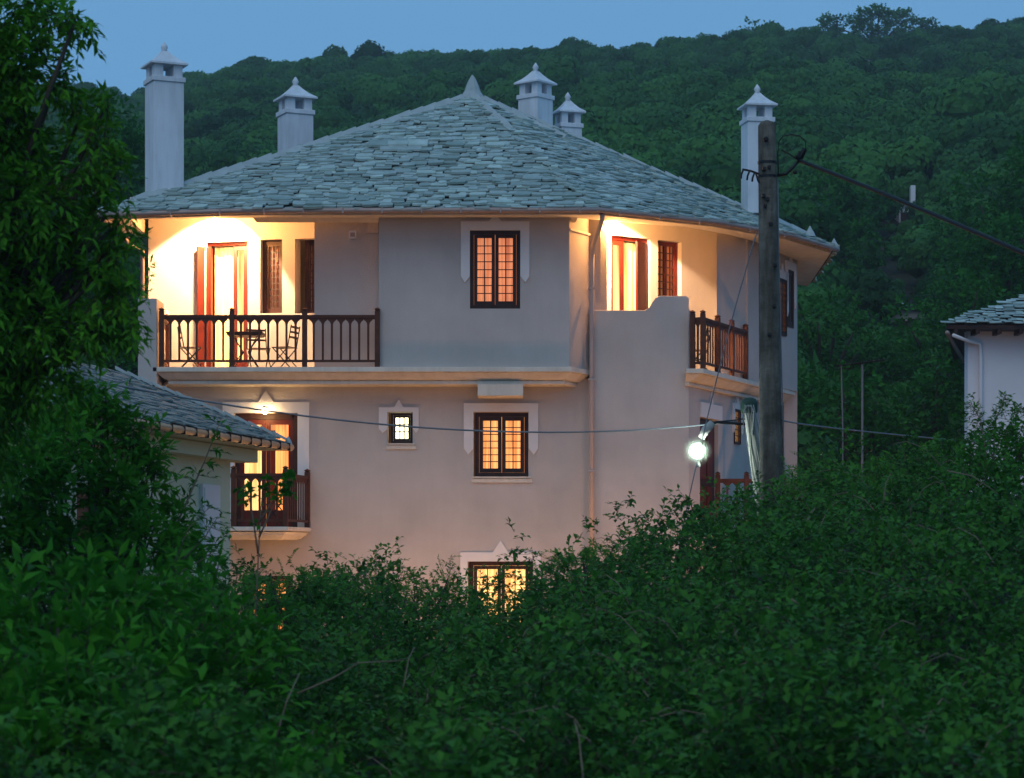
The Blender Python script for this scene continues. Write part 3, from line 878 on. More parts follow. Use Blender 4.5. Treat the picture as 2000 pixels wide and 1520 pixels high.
prof = [(-.02,.145),(.02,.145),(.022,.84),(.034,.875),(.06,.905),(.084,.92),(.084,.94),(-.084,.94),(-.084,.92),(-.06,.905),(-.034,.875),(-.022,.84)]
n_ = len(prof)
m = MB().add([(x, -.011, z) for x, z in prof] + [(x, .011, z) for x, z in prof],
             [tuple(range(n_)), tuple(range(n_, 2*n_))[::-1]] + [(i, n_+i, n_+(i+1)%n_, (i+1)%n_) for i in range(n_)])
BAL = m.mesh('baluster', M['rail_wood'])
railing([(P(316, 45.95), P(737, 45.95), [0, .325, .663, 1]), (P(326, 47.2), P(318, 46.0), [0])], ZF)
railing([(P(1353, 46.45), P(1373, 46.4), [0, 1]), (P(1373, 46.4), (4.88, 49.2), [0, .33, .66, 1])], ZF)
railing([((-5.65, 45.02), (-4.33, 45.02), [0, .25, 1]), ((-4.33, 45.02), (-4.06, 46.72), [0, 1])], .50)
railing([((4.22, 48.3), (5.4, 48.3), [0, .5, 1]), ((5.4, 48.3), (6.3, 52.8), [0, .5, 1])], .50)

# --- chimneys
def chimney(px, Y, size, th, y_base, y_band, label, hol=True):
    X = P(px, Y)[0]
    s = size/2; zb = Z(y_band, Y); z0 = Z(y_base, Y)
    c = (X, Y, 0)
    m = MB(); m.box(X-s, X+s, Y-s, Y+s, z0, zb-.10); m.rotz(c, th)
    ch = m.build('chimney', M['chimney'], house, bevel=.012)
    if label: ch['label'] = label
    m = MB(); b = s+.03; m.box(X-b, X+b, Y-b, Y+b, zb-.10, zb); m.rotz(c, th); m.build('band', M['chimney'], ch, bevel=.012)
    e = s-.02; k = s*.60; zl = zb+.24
    for sx in (-1, 1):
        for sy in (-1, 1):
            x0, x1 = sorted((X+sx*e, X+sx*(e-k*1.0))); y0, y1 = sorted((Y+sy*e, Y+sy*(e-k*1.0)))
            m = MB(); m.box(x0, x1, y0, y1, zb, zl)
            m.rotz(c, th); m.build('lantern_pier', M['chimney'], ch, bevel=.01)
    m = MB(); o = s+.07
    rings = [(o, 0), (o, .035), (o*.62, .13), (o*.34, .23), (o*.16, .31)]
    vs = []
    for r_, z_ in rings: vs += [(X-r_, Y-r_, zl+z_), (X+r_, Y-r_, zl+z_), (X+r_, Y+r_, zl+z_), (X-r_, Y+r_, zl+z_)]
    fs = [(3,2,1,0)] + [(4*i+j, 4*i+(j+1)%4, 4*i+4+(j+1)%4, 4*i+4+j) for i in range(4) for j in range(4)] + [(16,17,18,19)]
    m.add(vs, fs); m.rotz(c, th); m.build('cap', M['chimney'], ch)
    MB().lathe((X, Y, zl+.29), [(.075,0),(.05,.06),(.075,.10),(.05,.15),(.008,.21)], 8).build('finial', M['chimney'], ch, smooth=True)
chimney(321, 46.9, .62, R(25), 395, 155, 'tallest chimney at the left corner of the roof')
chimney(577, 50.3, .60, R(25), 310, 218, 'second chimney from the left behind the hip')
chimney(1046, 53.0, .56, R(-40), 260, 187, 'square chimney just right of the roof peak')
chimney(1109, 53.6, .50, R(20), 290, 244, 'shortest chimney right of the roof peak')
chimney(1479, 50.0, .56, R(10), 420, 233, 'slender chimney at the right end beside the utility pole')

# --- lamps of the house
def bulb(loc, name, energy, col=(1.0, .56, .20), r=.06, parent=None, vis=True):
    parent = parent or house
    m = MB(); m.lathe(loc, [(.02, .10), (.05, .085), (.06, .06)], 10)
    lamp = m.build(name, M['iron'], parent)
    prof = [(r*math.sin(a), r*math.cos(a)) for a in [math.pi*(i+.2)/8.4 for i in range(9)]]
    MB().lathe(loc, prof, 12).build('lamp_bulb', M['bulb'], lamp, smooth=True)
    ld = bpy.data.lights.new(name, 'POINT'); ld.energy = energy; ld.color = col; ld.shadow_soft_size = r*1.3 if r < .075 else .35
    lo = bpy.data.objects.new(name + '_light', ld); COL.objects.link(lo); lo.parent = lamp
    lo.location = Vector(loc) + Vector((0, 0, -r*2.0)) - wloc(lamp)
    return lamp
def downlight(lamp, loc, aim, energy, col, size=118):
    ld = bpy.data.lights.new('downlight', 'SPOT'); ld.energy = energy; ld.color = col; ld.shadow_soft_size = .05
    ld.spot_size = R(size); ld.spot_blend = .12
    lo = bpy.data.objects.new('downlight', ld); COL.objects.link(lo); lo.parent = lamp
    lo.location = Vector(loc) - wloc(lamp)
    lo.rotation_euler = Vector(aim).to_track_quat('-Z', 'Y').to_euler()
WARM = (1.0, .45, .13)
l1 = bulb((P(420, 46.9)[0], 46.9, 6.64), 'ceiling_lamp', 400, WARM)
downlight(l1, (P(420, 47.2)[0], 47.2, 6.80), (0, .75, -1), 2300, (1.0, .64, .34), 108)
l2 = bulb((P(1200, 47.1)[0], 47.15, 6.64), 'ceiling_lamp', 460, WARM)
downlight(l2, (P(1190, 47.4)[0], 47.32, 6.80), (-.05, .8, -1), 1700, (1.0, .64, .34), 100)
bulb((P(517, 46.6)[0], 46.62, Z(803, 46.6)), 'door_lamp', 14)

# ------------------------------------------------------------------ foliage machinery
def leaves_mesh(name, P0, D, N, L, W, mat_, parent=None, lanceolate=True, extra=None, off=None):
    """P0 base points, D direction, N leaf normal, L length, W width; four triangles a leaf"""
    D = D/np.linalg.norm(D, axis=1, keepdims=True)
    S = np.cross(D, N); S /= np.linalg.norm(S, axis=1, keepdims=True)+1e-9
    U = np.cross(S, D)
    n = len(P0); L = L[:, None]; W = W[:, None]
    fold = .18*W
    b = P0
    l1 = P0 + D*L*.42 + S*W*.5 + U*fold
    r1 = P0 + D*L*.42 - S*W*.5 + U*fold
    mid = P0 + D*L*.5
    tip = P0 + D*L - U*L*.16
    V = np.stack([b, r1, tip, l1, mid], 1).reshape(-1, 3)
    base = np.arange(n)[:, None]*5
    T = np.concatenate([base+[0,1,4], base+[1,2,4], base+[4,2,3], base+[0,4,3]], 1).reshape(-1, 3)
    if off is None: off = np.array(wloc(parent))
    V = V - off
    nv, nt_ = len(V), len(T)
    allv, allt = V, T
    if extra:      # twigs as thin three-sided sticks, (Q0,Q1,r)
        Q0, Q1, rr = extra
        Q0 = Q0-off; Q1 = Q1-off
        d = Q1-Q0; d /= np.linalg.norm(d, axis=1, keepdims=True)+1e-9
        a = np.cross(d, np.array([.3, .2, .9])); a /= np.linalg.norm(a, axis=1, keepdims=True)+1e-9
        c = np.cross(d, a); rr = rr[:, None]
        ring = [a, -a*.5+c*.87, -a*.5-c*.87]
        VV = np.stack([Q0+x*rr for x in ring] + [Q1+x*rr*.5 for x in ring], 1).reshape(-1, 3)
        bb = np.arange(len(Q0))[:, None]*6 + nv
        TT = np.concatenate([bb+[0,1,4], bb+[0,4,3], bb+[1,2,5], bb+[1,5,4], bb+[2,0,3], bb+[2,3,5]], 1).reshape(-1, 3)
        allv = np.concatenate([V, VV]); allt = np.concatenate([T, TT])
    me = bpy.data.meshes.new(name)
    me.vertices.add(len(allv)); me.vertices.foreach_set('co', allv.astype(np.float32).ravel())
    me.loops.add(len(allt)*3); me.loops.foreach_set('vertex_index', allt.astype(np.int32).ravel())
    me.polygons.add(len(allt)); me.polygons.foreach_set('loop_start', np.arange(len(allt), dtype=np.int32)*3)
    me.materials.append(mat_)
    if extra:
        me.materials.append(M['bark'])
        mi = np.zeros(len(allt), np.int32); mi[nt_:] = 1
        me.polygons.foreach_set('material_index', mi)
    me.update()
    o = bpy.data.objects.new(name, me); COL.objects.link(o)
    if parent is not None: o.parent = parent
    LOC[o.name] = wloc(parent)
    return o

def rnd_unit(n):
    v = rng.normal(size=(n, 3)); return v/np.linalg.norm(v, axis=1, keepdims=True)

def twigs(Q, T, ln, nl, leafL, leafW, spread=1.0, droop=.25, flat=False, jit=.3):
    """leaves set alternately along twigs. Q start, T direction, ln length; returns leaf arrays and twig segments"""
    n = len(Q); T = T/np.linalg.norm(T, axis=1, keepdims=True)
    side = np.cross(T, np.array([0, 0, 1.0]) + rng.normal(size=(n, 3))*.15)
    side /= np.linalg.norm(side, axis=1, keepdims=True)+1e-9
    upv = np.cross(side, T)
    PP, DD, NN, LL = [], [], [], []
    for i in range(nl):
        t = (i+.6)/nl
        pos = Q + T*(ln*t)[:, None] - np.array([0, 0, 1.0])*(droop*ln*t*t)[:, None]
        s = 1 if i % 2 else -1
        if i == nl-1: s = 0
        roll = 0 if flat else rng.normal(size=n)*.7
        sd = side*np.cos(roll)[:, None] + upv*np.sin(roll)[:, None] if not flat else side
        d = T*(.75) + sd*(s*spread) + rng.normal(size=(n, 3))*jit
        d[:, 2] -= droop*.8
        nn = upv + rng.normal(size=(n, 3))*.35
        PP.append(pos); DD.append(d); NN.append(nn)
        LL.append(leafL*(1-.35*abs(t-.45))*rng.uniform(.75, 1.2, n))
    Pm = np.concatenate(PP); Dm = np.concatenate(DD); Nm = np.concatenate(NN); Lm = np.concatenate(LL)
    Wm = Lm*leafW
    segs = (Q, Q + T*(ln*.95)[:, None] - np.array([0, 0, 1.0])*(droop*ln*.9)[:, None], np.full(n, .0035))
    return Pm, Dm, Nm, Lm, Wm, segs

def lobes_points(lobes, dens, shell=.55):
    """points in the outer shell of ellipsoid lobes with outward directions"""
    Q, T = [], []
    for (cx, cy, cz, rx, ry, rz) in lobes:
        area = 4*math.pi*((rx*ry)**1.6/3 + (rx*rz)**1.6/3 + (ry*rz)**1.6/3)**(1/1.6)
        n = max(8, int(area*dens))
        u = rnd_unit(n)
        r = shell + (1.03-shell)*rng.uniform(0, 1, n)**.6
        # uneven outline
        ph = np.sin(u[:, 0]*5+cx*3)*np.sin(u[:, 2]*6+cz*2)*.10
        p = np.array([cx, cy, cz]) + u*np.array([rx, ry, rz])*(r+ph)[:, None]
        Q.append(p); T.append(u)
    return np.concatenate(Q), np.concatenate(T)

def ground_z(X, Y): return ground_h(X, Y)

def limb(mb, a, b, r0, r1, sag=.1, n=5):
    a, b = Vector(a), Vector(b); pts = []
    for i in range(n+1):
        t = i/n; p = a.lerp(b, t); p.z += sag*math.sin(math.pi*t); p.x += random.uniform(-1, 1)*.02*(b-a).length*(0 < i < n)
        pts.append(p)
    mb.tube(pts, [r0+(r1-r0)*i/n for i in range(n+1)], 6)

def plant(name, label, cat, lobes, dens, ln, nl, leafL, leafW, mat_, droop=.25, base=None, up=.35, spread=1.0, trunk=None, group=None, flat=False, shell=.5, stems='bark', wig=1):
    cx = sum(l[0] for l in lobes)/len(lobes); cy = sum(l[1] for l in lobes)/len(lobes)
    if base is None: base = (cx, cy)
    bz = ground_z(*base)
    root = empty(name, (base[0], base[1], bz), label, cat, group)
    Q, T = lobes_points(lobes, dens, shell)
    n = len(Q)
    T = T*(.7) + rng.normal(size=(n, 3))*.35*wig; T[:, 2] += up
    lens = ln*rng.uniform(.6, 1.25, n)
    Pm, Dm, Nm, Lm, Wm, segs = twigs(Q - T*(lens*.4)[:, None], T, lens, nl, leafL, leafW, spread, droop, flat)
    leaves_mesh('crown' if trunk else 'foliage', Pm, Dm, Nm, Lm, Wm, mat_, root, extra=segs)
    mb = MB()
    r0 = trunk or .02
    top = Vector((cx, cy, sum(l[2] for l in lobes)/len(lobes)))
    b0 = Vector((base[0], base[1], bz-.1))
    if trunk:
        fork = b0.lerp(top, .55)
        limb(mb, b0, fork, r0, r0*.75, 0)
        for l in lobes: limb(mb, fork, (l[0], l[1], l[2]-l[5]*.2), r0*.55, r0*.12, .1)
        mb.build('trunk', M[stems], root, smooth=True)
    else:
        for l in lobes:
            for k in range(3):
                limb(mb, (base[0]+random.uniform(-.2,.2), base[1]+random.uniform(-.2,.2), bz-.1),
                     (l[0]+random.uniform(-.4,.4)*l[3], l[1]+random.uniform(-.4,.4)*l[4], l[2]+l[5]*random.uniform(-.2,.6)), r0, r0*.35, .05, 4)
        mb.build('stems', M[stems], root, smooth=True)
    return root

def PL(px, y, Y, rpx, rypx=None, ry=None):
    """ellipsoid lobe from photo column, row, distance and radius in photo pixels"""
    p = P(px, Y, y); r = rpx*Y/F; rz = (rypx or rpx)*Y/F
    return (p.x, p.y, p.z, r, ry if ry else max(r, rz)*.9, rz)

# ------------------------------------------------------------------ wooded hill
def blob_proto(name, r, n, leaf, seed, mat_):
    g_ = np.random.default_rng(seed)
    lob = []
    for i in range(7):
        a = g_.uniform(0, 2*math.pi); rr = g_.uniform(.0, .55)*r
        lob.append((rr*math.cos(a), rr*math.sin(a), g_.uniform(-.1, .45)*r, g_.uniform(.42, .62)*r))
    Ps, Ns = [], []
    for cx, cy, cz, rr in lob:
        k = n//7
        u = g_.normal(size=(k, 3)); u /= np.linalg.norm(u, axis=1, keepdims=True); u[:, 2] = np.abs(u[:, 2])*1.0 - .25
        Ps.append(np.array([cx, cy, cz]) + u*rr*g_.uniform(.85, 1.08, (k, 1))); Ns.append(u)
    Pm = np.concatenate(Ps); Nm = np.concatenate(Ns)
    Dm = np.cross(Nm, g_.normal(size=Nm.shape)) + Nm*.35
    Lm = leaf*g_.uniform(.6, 1.3, len(Pm)); 
    o = leaves_mesh(name, Pm, Dm, Nm, Lm, Lm*.8, mat_, None, off=np.zeros(3))
    # dense inner core
    COL.objects.unlink(o)
    me = o.data
    import bmesh
    bm = bmesh.new(); bm.from_mesh(me)
    for cx, cy, cz, rr in lob:
        res = bmesh.ops.create_icosphere(bm, subdivisions=1, radius=rr*.80, matrix=Matrix.Translation((cx, cy, cz)))
    bm.to_mesh(me); bm.free()
    return o
protos = [blob_proto('hill_tree_kind', 3.4, 2000, .46, 50+i, M['leaf_hill']) for i in range(5)]

pts, scl, idx = [], [], []
Y = 66.0
while Y < RY + 25:
    step = 3.1 + 1.3*(Y-66)/350
    X0, X1 = -0.26*Y-14, 0.26*Y+14
    X = X0 + random.uniform(0, step)
    while X < X1:
        xx, yy = X+random.uniform(-1.2, 1.2), Y+random.uniform(-1.2, 1.2)
        px = 1000 + F*xx/yy
        if not (px > 1545 and yy < 84):
            s = random.uniform(.50, 1.10)*(1.0 if random.random() > .05 else 1.2)
            if px > 1545 and yy < 150: s *= .55
            if 1730 < px < 1812 and (142 < yy < 164 or 108 < yy < 120): s *= .30
            elif 1730 < px < 1812 and 98 < yy < 164: s *= .62
            pts.append((xx, yy, ground_h(xx, yy) + 2.6*s)); scl.append(s); idx.append(random.randrange(5))
        X += step*random.uniform(.8, 1.2)
    Y += step*.85
me = bpy.data.meshes.new('hillside_forest')
me.vertices.add(len(pts)); me.vertices.foreach_set('co', np.array(pts, np.float32).ravel())
a = me.attributes.new('sc', 'FLOAT', 'POINT'); a.data.foreach_set('value', np.array(scl, np.float32))
a = me.attributes.new('kindno', 'INT', 'POINT'); a.data.foreach_set('value', np.array(idx, np.int32))
me.update()
hf = bpy.data.objects.new('hillside_forest', me); COL.objects.link(hf)
tag(hf, 'dense green wood covering the whole hill behind the guesthouse', 'forest', kind='stuff')
ng = bpy.data.node_groups.new('scatter_trees', 'GeometryNodeTree')
ng.interface.new_socket('Geometry', in_out='INPUT', socket_type='NodeSocketGeometry')
ng.interface.new_socket('Geometry', in_out='OUTPUT', socket_type='NodeSocketGeometry')
gi = ng.nodes.new('NodeGroupInput'); go = ng.nodes.new('NodeGroupOutput')
m2p = ng.nodes.new('GeometryNodeMeshToPoints')
iop = ng.nodes.new('GeometryNodeInstanceOnPoints')
jg = ng.nodes.new('GeometryNodeJoinGeometry'); 
g2i = ng.nodes.new('GeometryNodeGeometryToInstance')
for pr in protos[::-1]:
    oi = ng.nodes.new('GeometryNodeObjectInfo'); oi.inputs[0].default_value = pr; oi.transform_space = 'ORIGINAL'
    try: oi.inputs['As Instance'].default_value = True
    except Exception: pass
    ng.links.new(oi.outputs['Geometry'], jg.inputs[0])
ng.links.new(gi.outputs[0], m2p.inputs[0]); ng.links.new(m2p.outputs[0], iop.inputs['Points'])
ng.links.new(jg.outputs[0], iop.inputs['Instance'])
iop.inputs['Pick Instance'].default_value = True
na = ng.nodes.new('GeometryNodeInputNamedAttribute'); na.data_type = 'INT'; na.inputs[0].default_value = 'kindno'
ng.links.new(na.outputs[0], iop.inputs['Instance Index'])
ns = ng.nodes.new('GeometryNodeInputNamedAttribute'); ns.data_type = 'FLOAT'; ns.inputs[0].default_value = 'sc'
ng.links.new(ns.outputs[0], iop.inputs['Scale'])
rv = ng.nodes.new('FunctionNodeRandomValue'); rv.data_type = 'FLOAT_VECTOR'
rv.inputs[0].default_value = (-.1, -.1, 0); rv.inputs[1].default_value = (.1, .1, 6.28)
ng.links.new(rv.outputs[0], iop.inputs['Rotation'])
ng.links.new(iop.outputs[0], go.inputs[0])
md = hf.modifiers.new('scatter', 'NODES'); md.node_group = ng

# ------------------------------------------------------------------ single trees one can tell apart
def far_tree(name, label, px, y_top, y_bot, Y, rpx, n=9, leaf=.30, group=None, dens=5, mat_='leaf_mid', cat='tree', open_=False, base_px=None):
    """crown between two photo rows at distance Y"""
    lobes = []
    h = (y_bot-y_top)
    for i in range(n):
        t = (i+.5)/n
        rr = rpx*(.42 + .22*random.random())
        yy = y_top + rr*.6 + (h-rr)*t
        wid = rpx*math.sin(math.pi*min(1, .25+.75*t))*.75
        lobes.append(PL(px + random.uniform(-1, 1)*wid, yy, Y + random.uniform(-.6, .6)*rpx*Y/F, rr, rr*.75))
    bx = P(base_px or px, Y)[0]
    return plant(name, label, cat, lobes, dens, leaf*1.6, 4, leaf, .62, M[mat_], .15, base=(bx, Y), trunk=.016*Y*.12+.1, group=group, shell=.62, up=.3)
TR = 412.
plant('spreading_tree', 'tallest open crowned tree standing out against the sky on the ridge', 'tree',
      [PL(x, y, TR, r_, r_*.6) for x, y, r_ in ((1617,42,17),(1632,62,14),(1608,80,20),(1650,88,16),(1668,42,16),(1690,30,20),(1715,22,20),(1742,32,20),(1768,36,22),(1795,52,20),(1815,46,14),(1822,66,16),(1690,62,24),(1730,62,26),(1765,72,22),(1705,88,26),(1790,88,20),(1750,98,24))],
      2.6, 1.2, 4, .62, .8, M['leaf_hill'], .1, base=(P(1712, TR)[0], TR), trunk=.5, shell=.3, up=.2)
far_tree('ridge_tree', 'small tree bump on the ridge line right of the spreading tree', 1990, 30, 90, 400, 40, 6, .9, dens=.3, mat_='leaf_hill')
far_tree('ridge_tree', 'small tree on the ridge line above the utility pole', 1480, 42, 90, 405, 34, 6, .9, dens=.3, mat_='leaf_hill')
far_tree('ridge_tree', 'slim leaning tree on the skyline left of the spreading tree', 1620, 28, 85, 402, 26, 6, .8, dens=.25, mat_='leaf_hill')
G_ = 'trees on the slope right of the guesthouse'
for i, (px, yt, yb, Yd, rp, lab) in enumerate([
    (1955, 255, 620, 112, 140, 'broad dark tree high at the right edge above the neighbour roof'),
    (1885, 400, 640, 128, 85, 'rounded tree below the black cable left of the broad dark tree'),
    (1655, 320, 560, 140, 85, 'distant rounded tree between the pole and the far white house'),
    (1600, 380, 640, 125, 110, 'tree just above the right eave of the guesthouse'),
    (1610, 540, 820, 88, 105, 'tree beside the right wall of the guesthouse'),
    (1725, 650, 880, 92, 110, 'leafy tree behind the two thin masts'),
    (1850, 520, 800, 84, 105, 'dark tree touching the neighbour house eave'),
    (1580, 700, 940, 72, 85, 'low tree right of the pole at the foot of the slope'),
    (1690, 720, 960, 66, 100, 'low tree in the hollow behind the mast bases'),
    (1810, 700, 950, 68, 95, 'low dark tree left of the neighbour wall'),
    (1970, 420, 640, 95, 110, 'tree behind the slate roof of the neighbour house')]):
    far_tree('slope_tree', lab, px, yt, yb, Yd, rp, 11, .32 if Yd > 100 else .24, G_, dens=5.5 if Yd > 100 else 8, mat_='leaf_mid')
far_tree('slope_tree', 'dim tree behind the near branches left of the tall chimney', 150, 190, 600, 105, 150, 12, .34, 'trees left of the guesthouse', dens=4.5)
far_tree('slope_tree', 'dim tree against the left wall of the guesthouse', 225, 470, 800, 78, 110, 11, .26, 'trees left of the guesthouse', dens=7)

# ------------------------------------------------------------------ near vegetation
# left tree, trunk outside the frame
TL = 17.0
lob = [PL(10,30,TL,100,80), PL(90,20,TL+.3,60,45), PL(145,40,TL-.2,38,32), PL(40,130,TL,80,60), PL(105,165,TL,40,36), PL(-10,250,TL,100,90),
       PL(60,310,TL+.4,85,60), PL(160,215,TL+.2,38,36), PL(205,205,TL,28,26), PL(190,275,TL,42,44), PL(165,350,TL-.2,45,46), PL(40,410,TL-.3,100,80), PL(140,440,TL,60,45),
       PL(205,420,TL,30,22), PL(10,540,TL,110,80), PL(110,555,TL+.3,75,55), PL(195,530,TL,45,42), PL(185,620,TL,60,50), PL(80,650,TL-.2,95,65), PL(220,655,TL+.2,32,36),
       PL(-10,740,TL,90,80), PL(90,740,TL,70,50), PL(-60,300,TL,100,300), PL(-60,700,TL,100,300), PL(232,432,TL,26,16), PL(250,455,TL+.1,20,14), PL(225,340,TL,30,34), PL(240,560,TL,30,36), PL(248,610,TL,24,26), PL(225,490,TL,36,26)]
plant('leafy_tree', 'tall dark tree with narrow drooping leaves filling the left edge', 'tree', lob, 84, .22, 9, .105, .32, M['leaf_tree'], .5,
      base=(-5.2, 17.3), up=-.1, trunk=.10, shell=.30)
# branch leading to the eave
def sprig_plant(name, label, cat, stems, leafL, leafW, mat_, nl=12, group=None, r=.006, tw=1, twl=.12, cover=(.35, 1.0)):
    p0 = Vector(stems[0][0]); bz = ground_z(p0.x, p0.y)
    root = empty(name, (p0.x, p0.y, bz), label, cat, group)
    mb = MB(); Q, T = [], []
    for st in stems:
        pts = [Vector(q) for q in st]
        fine = []
        for a_, b_ in zip(pts, pts[1:]):
            for k in range(4): fine.append(a_.lerp(b_, k/4))
        fine.append(pts[-1])
        m_ = len(fine)
        mb.tube(fine, [r*(1-.7*i/(m_-1)) for i in range(m_)], 5)
        L_ = sum((b_-a_).length for a_, b_ in zip(fine, fine[1:]))
        for k in range(nl):
            t = cover[0] + (cover[1]-cover[0])*(k+.5)/nl
            f = t*(m_-1); i = min(m_-2, int(f)); p = fine[i].lerp(fine[i+1], f-i); d = (fine[i+1]-fine[i]).normalized()
            for s in range(tw):
                Q.append(p); v = Vector(rnd_unit(1)[0]); v = (v - d*v.dot(d)).normalized()
                T.append(v + d*.5)
    mb.build('stem', M['stem'], root, smooth=True)
    Q = np.array([tuple(q) for q in Q]); T = np.array([tuple(q) for q in T])
    n = len(Q)
    Pm, Dm, Nm, Lm, Wm, segs = twigs(Q, T, np.full(n, twl)*rng.uniform(.7, 1.2, n), 5, leafL, leafW, .9, .3)
    leaves_mesh('foliage', Pm, Dm, Nm, Lm, Wm, mat_, root, extra=segs)
    return root
Yb = 20.
lob = [PL(180,850,Yb,80,70), PL(265,850,Yb,50,45), PL(90,890,Yb-.6,100,80), PL(290,910,Yb,45,36), PL(225,955,Yb-.3,95,60), PL(40,940,Yb-1,100,80),
       PL(320,1015,Yb,48,38), PL(260,1060,Yb-.5,95,60), PL(130,1080,Yb-.8,120,70), PL(20,1050,Yb-1,100,70), PL(205,775,Yb,36,34), PL(130,790,Yb,50,40), PL(360,1075,Yb,45,35)]
plant('broadleaf_shrub', 'tall bright green shrub in front of the left outbuilding wall', 'shrub', lob, 60, .28, 8, .13, .36, M['leaf_bright'], .2, up=.35, shell=.3)
sprig_plant('arching_shoot', 'thin leafy shoot reaching across the outbuilding gutter', 'branch',
            [[P(330,Yb,1060), P(365,Yb,980), P(400,Yb,900), P(432,Yb,818)]], .10, .34, M['leaf_shrub'], 9, r=.012, tw=2, twl=.13, cover=(.1, 1))
sprig_plant('arching_shoot', 'leafy shoot bending over the pale outbuilding shutter', 'branch',
            [[P(330,19.5,1120), P(370,19.5,1030), P(415,19.5,985)], [P(350,19.5,1100), P(400,19.5,1050), P(425,19.5,1010)], [P(330,19.5,1130), P(400,19.5,1090), P(430,19.5,1065)]], .10, .25, M['leaf_shrub'], 9, r=.008, tw=1, twl=.12)
sprig_plant('young_sapling', 'single slender sapling standing in front of the lit lower balcony', 'sapling',
            [[P(498,21,1300), P(500,21,1180), P(506,21,1060), P(512,21,960), P(520,21,935)], [P(504,21,1080), P(490,21,985), P(478,21,950)], [P(506,21,1050), P(535,21,985), P(552,21,940)], [P(506,21,1020), P(545,21,960), P(575,21,935)]], .085, .62, M['leaf_shrub'], 7, r=.010, tw=1, twl=.10, cover=(.55, 1))
# bottom left shrubs, close to the camera
sh = [
 ('large leafy shrub in the bottom left corner', [PL(60,1240,13,170,110), PL(200,1180,13.5,150,90), PL(40,1400,12,190,120), PL(220,1350,12.5,170,120), PL(120,1500,11.5,200,110)], 'leaf_shrub', 46, .15),
 ('leafy shrub with pointed leaves below the outbuilding wall', [PL(360,1190,15,120,90), PL(440,1260,14.5,120,90), PL(330,1300,14,120,90), PL(460,1350,14,90,80)], 'leaf_shrub', 50, .13),
 ('low shrub at the bottom edge between the dark hollow and the left corner', [PL(330,1460,11.5,150,90), PL(450,1500,11.2,130,70), PL(560,1520,11,110,50)], 'leaf_shrub', 46, .14)]
for lab, lob, mt, dn, lf in sh:
    plant('leafy_shrub', lab, 'shrub', lob, dn, .30, 7, lf, .34, M[mt], .2, up=.3, shell=.35, group='leafy shrubs in the left foreground')
fr = [
 ('feathery shrub below the small lower balcony', [PL(520,1170,22,70,60), PL(590,1160,22,75,65), PL(560,1230,21,90,60), PL(640,1190,22,60,50)]),
 ('feathery shrub left of the lowest lit window', [PL(700,1170,23,75,60), PL(790,1180,23,80,60), PL(860,1160,23.5,60,55), PL(750,1250,21,110,60)]),
 ('feathery shrub covering the lowest lit window', [PL(920,1232,23,65,45), PL(1000,1240,23,65,45), PL(900,1290,21,110,60), PL(1070,1200,23.5,55,50)]),
 ('feathery shrub under the drainpipe', [PL(1130,1120,24,75,60), PL(1210,1110,24,80,60), PL(1170,1180,23,100,60)]),
 ('feathery shrub at the foot of the right wing', [PL(1290,1090,25,80,55), PL(1370,1070,25,75,55), PL(1330,1140,24,100,60)]),
 ('feathery shrub around the foot of the leaning pole', [PL(1450,1040,26,75,60), PL(1530,1000,27,70,70), PL(1490,1090,25,100,60)]),
 ('feathery bush right of the utility pole', [PL(1590,940,28,70,60), PL(1640,970,28,80,60), PL(1560,1000,27,80,60), PL(1700,960,28,70,55)]),
 ('feathery bush in front of the mast bases', [PL(1760,940,28,80,60), PL(1830,920,28,80,60), PL(1790,1000,27,110,60)]),
]
for lab, lob in fr:
    plant('feathery_shrub', lab, 'shrub', lob, 46, .36, 22, .058, .27, M['leaf_fern'], .35, up=.55, flat=True, shell=.35, group='feathery shrubs along the bank top')
plant('corner_bush', 'leafy bush in front of the neighbour white wall at right edge', 'bush', [PL(1950,900,24,75,65), PL(2010,880,24,70,80), PL(1900,960,24,90,60), PL(1980,980,23.5,110,70)],
      48, .28, 10, .075, .36, M['leaf_shrub'], .35, up=.45, shell=.3)
sprig_plant('arching_frond', 'arching leafy fronds against the neighbour white wall', 'fronds',
            [[P(1930,24,960), P(1925,24,880), P(1915,24,820), P(1895,24,785)], [P(1940,24,900), P(1945,24,820), P(1965,24,770)], [P(1960,24,900), P(1975,24,830), P(1995,24,795)]], .055, .3, M['leaf_shrub'], 22, r=.009, tw=2, twl=.10)
# sprigs standing above the bank line
for k, (px, y, Ys, dx) in enumerate([(735, 1068, 23, 0), (690, 1085, 23, -28), (790, 1090, 23, 30), (880, 1085, 23.5, 5), (1040, 1072, 24, -5), (1075, 1085, 24, 20), (1118, 1068, 24, -14), (1195, 1045, 24.5, -6), (1245, 1045, 24.5, 12), (1290, 1028, 25, 8), (655, 1100, 22.5, -10), (940, 1105, 23, 8), (1345, 1018, 25, 10)]):
    labs = ['upright sprig with a forked tip under the small window', 'arched sprig left of the forked one', 'slanting sprig right of the forked one', 'small sprig left of the lowest window',
            'sprig touching the right leg of the lowest window surround', 'curled sprig right of the lowest window', 'bare tipped shoot left of the drainpipe foot', 'sprig just right of the drainpipe',
            'bushy sprig between drainpipe and street lamp', 'looped sprig below the street lamp', 'leafy sprig right of the small balcony', 'short sprig in front of the lowest window', 'curling shoot at the foot of the wire']
    sprig_plant('sprig', labs[k], 'sprig', [[P(px-dx, Ys, y+120), P(px-dx*.6, Ys, y+60), P(px, Ys, y)]], .05, .34, M['leaf_fern'], 11, r=.005, tw=1, twl=.09, group='sprigs rising above the bank')

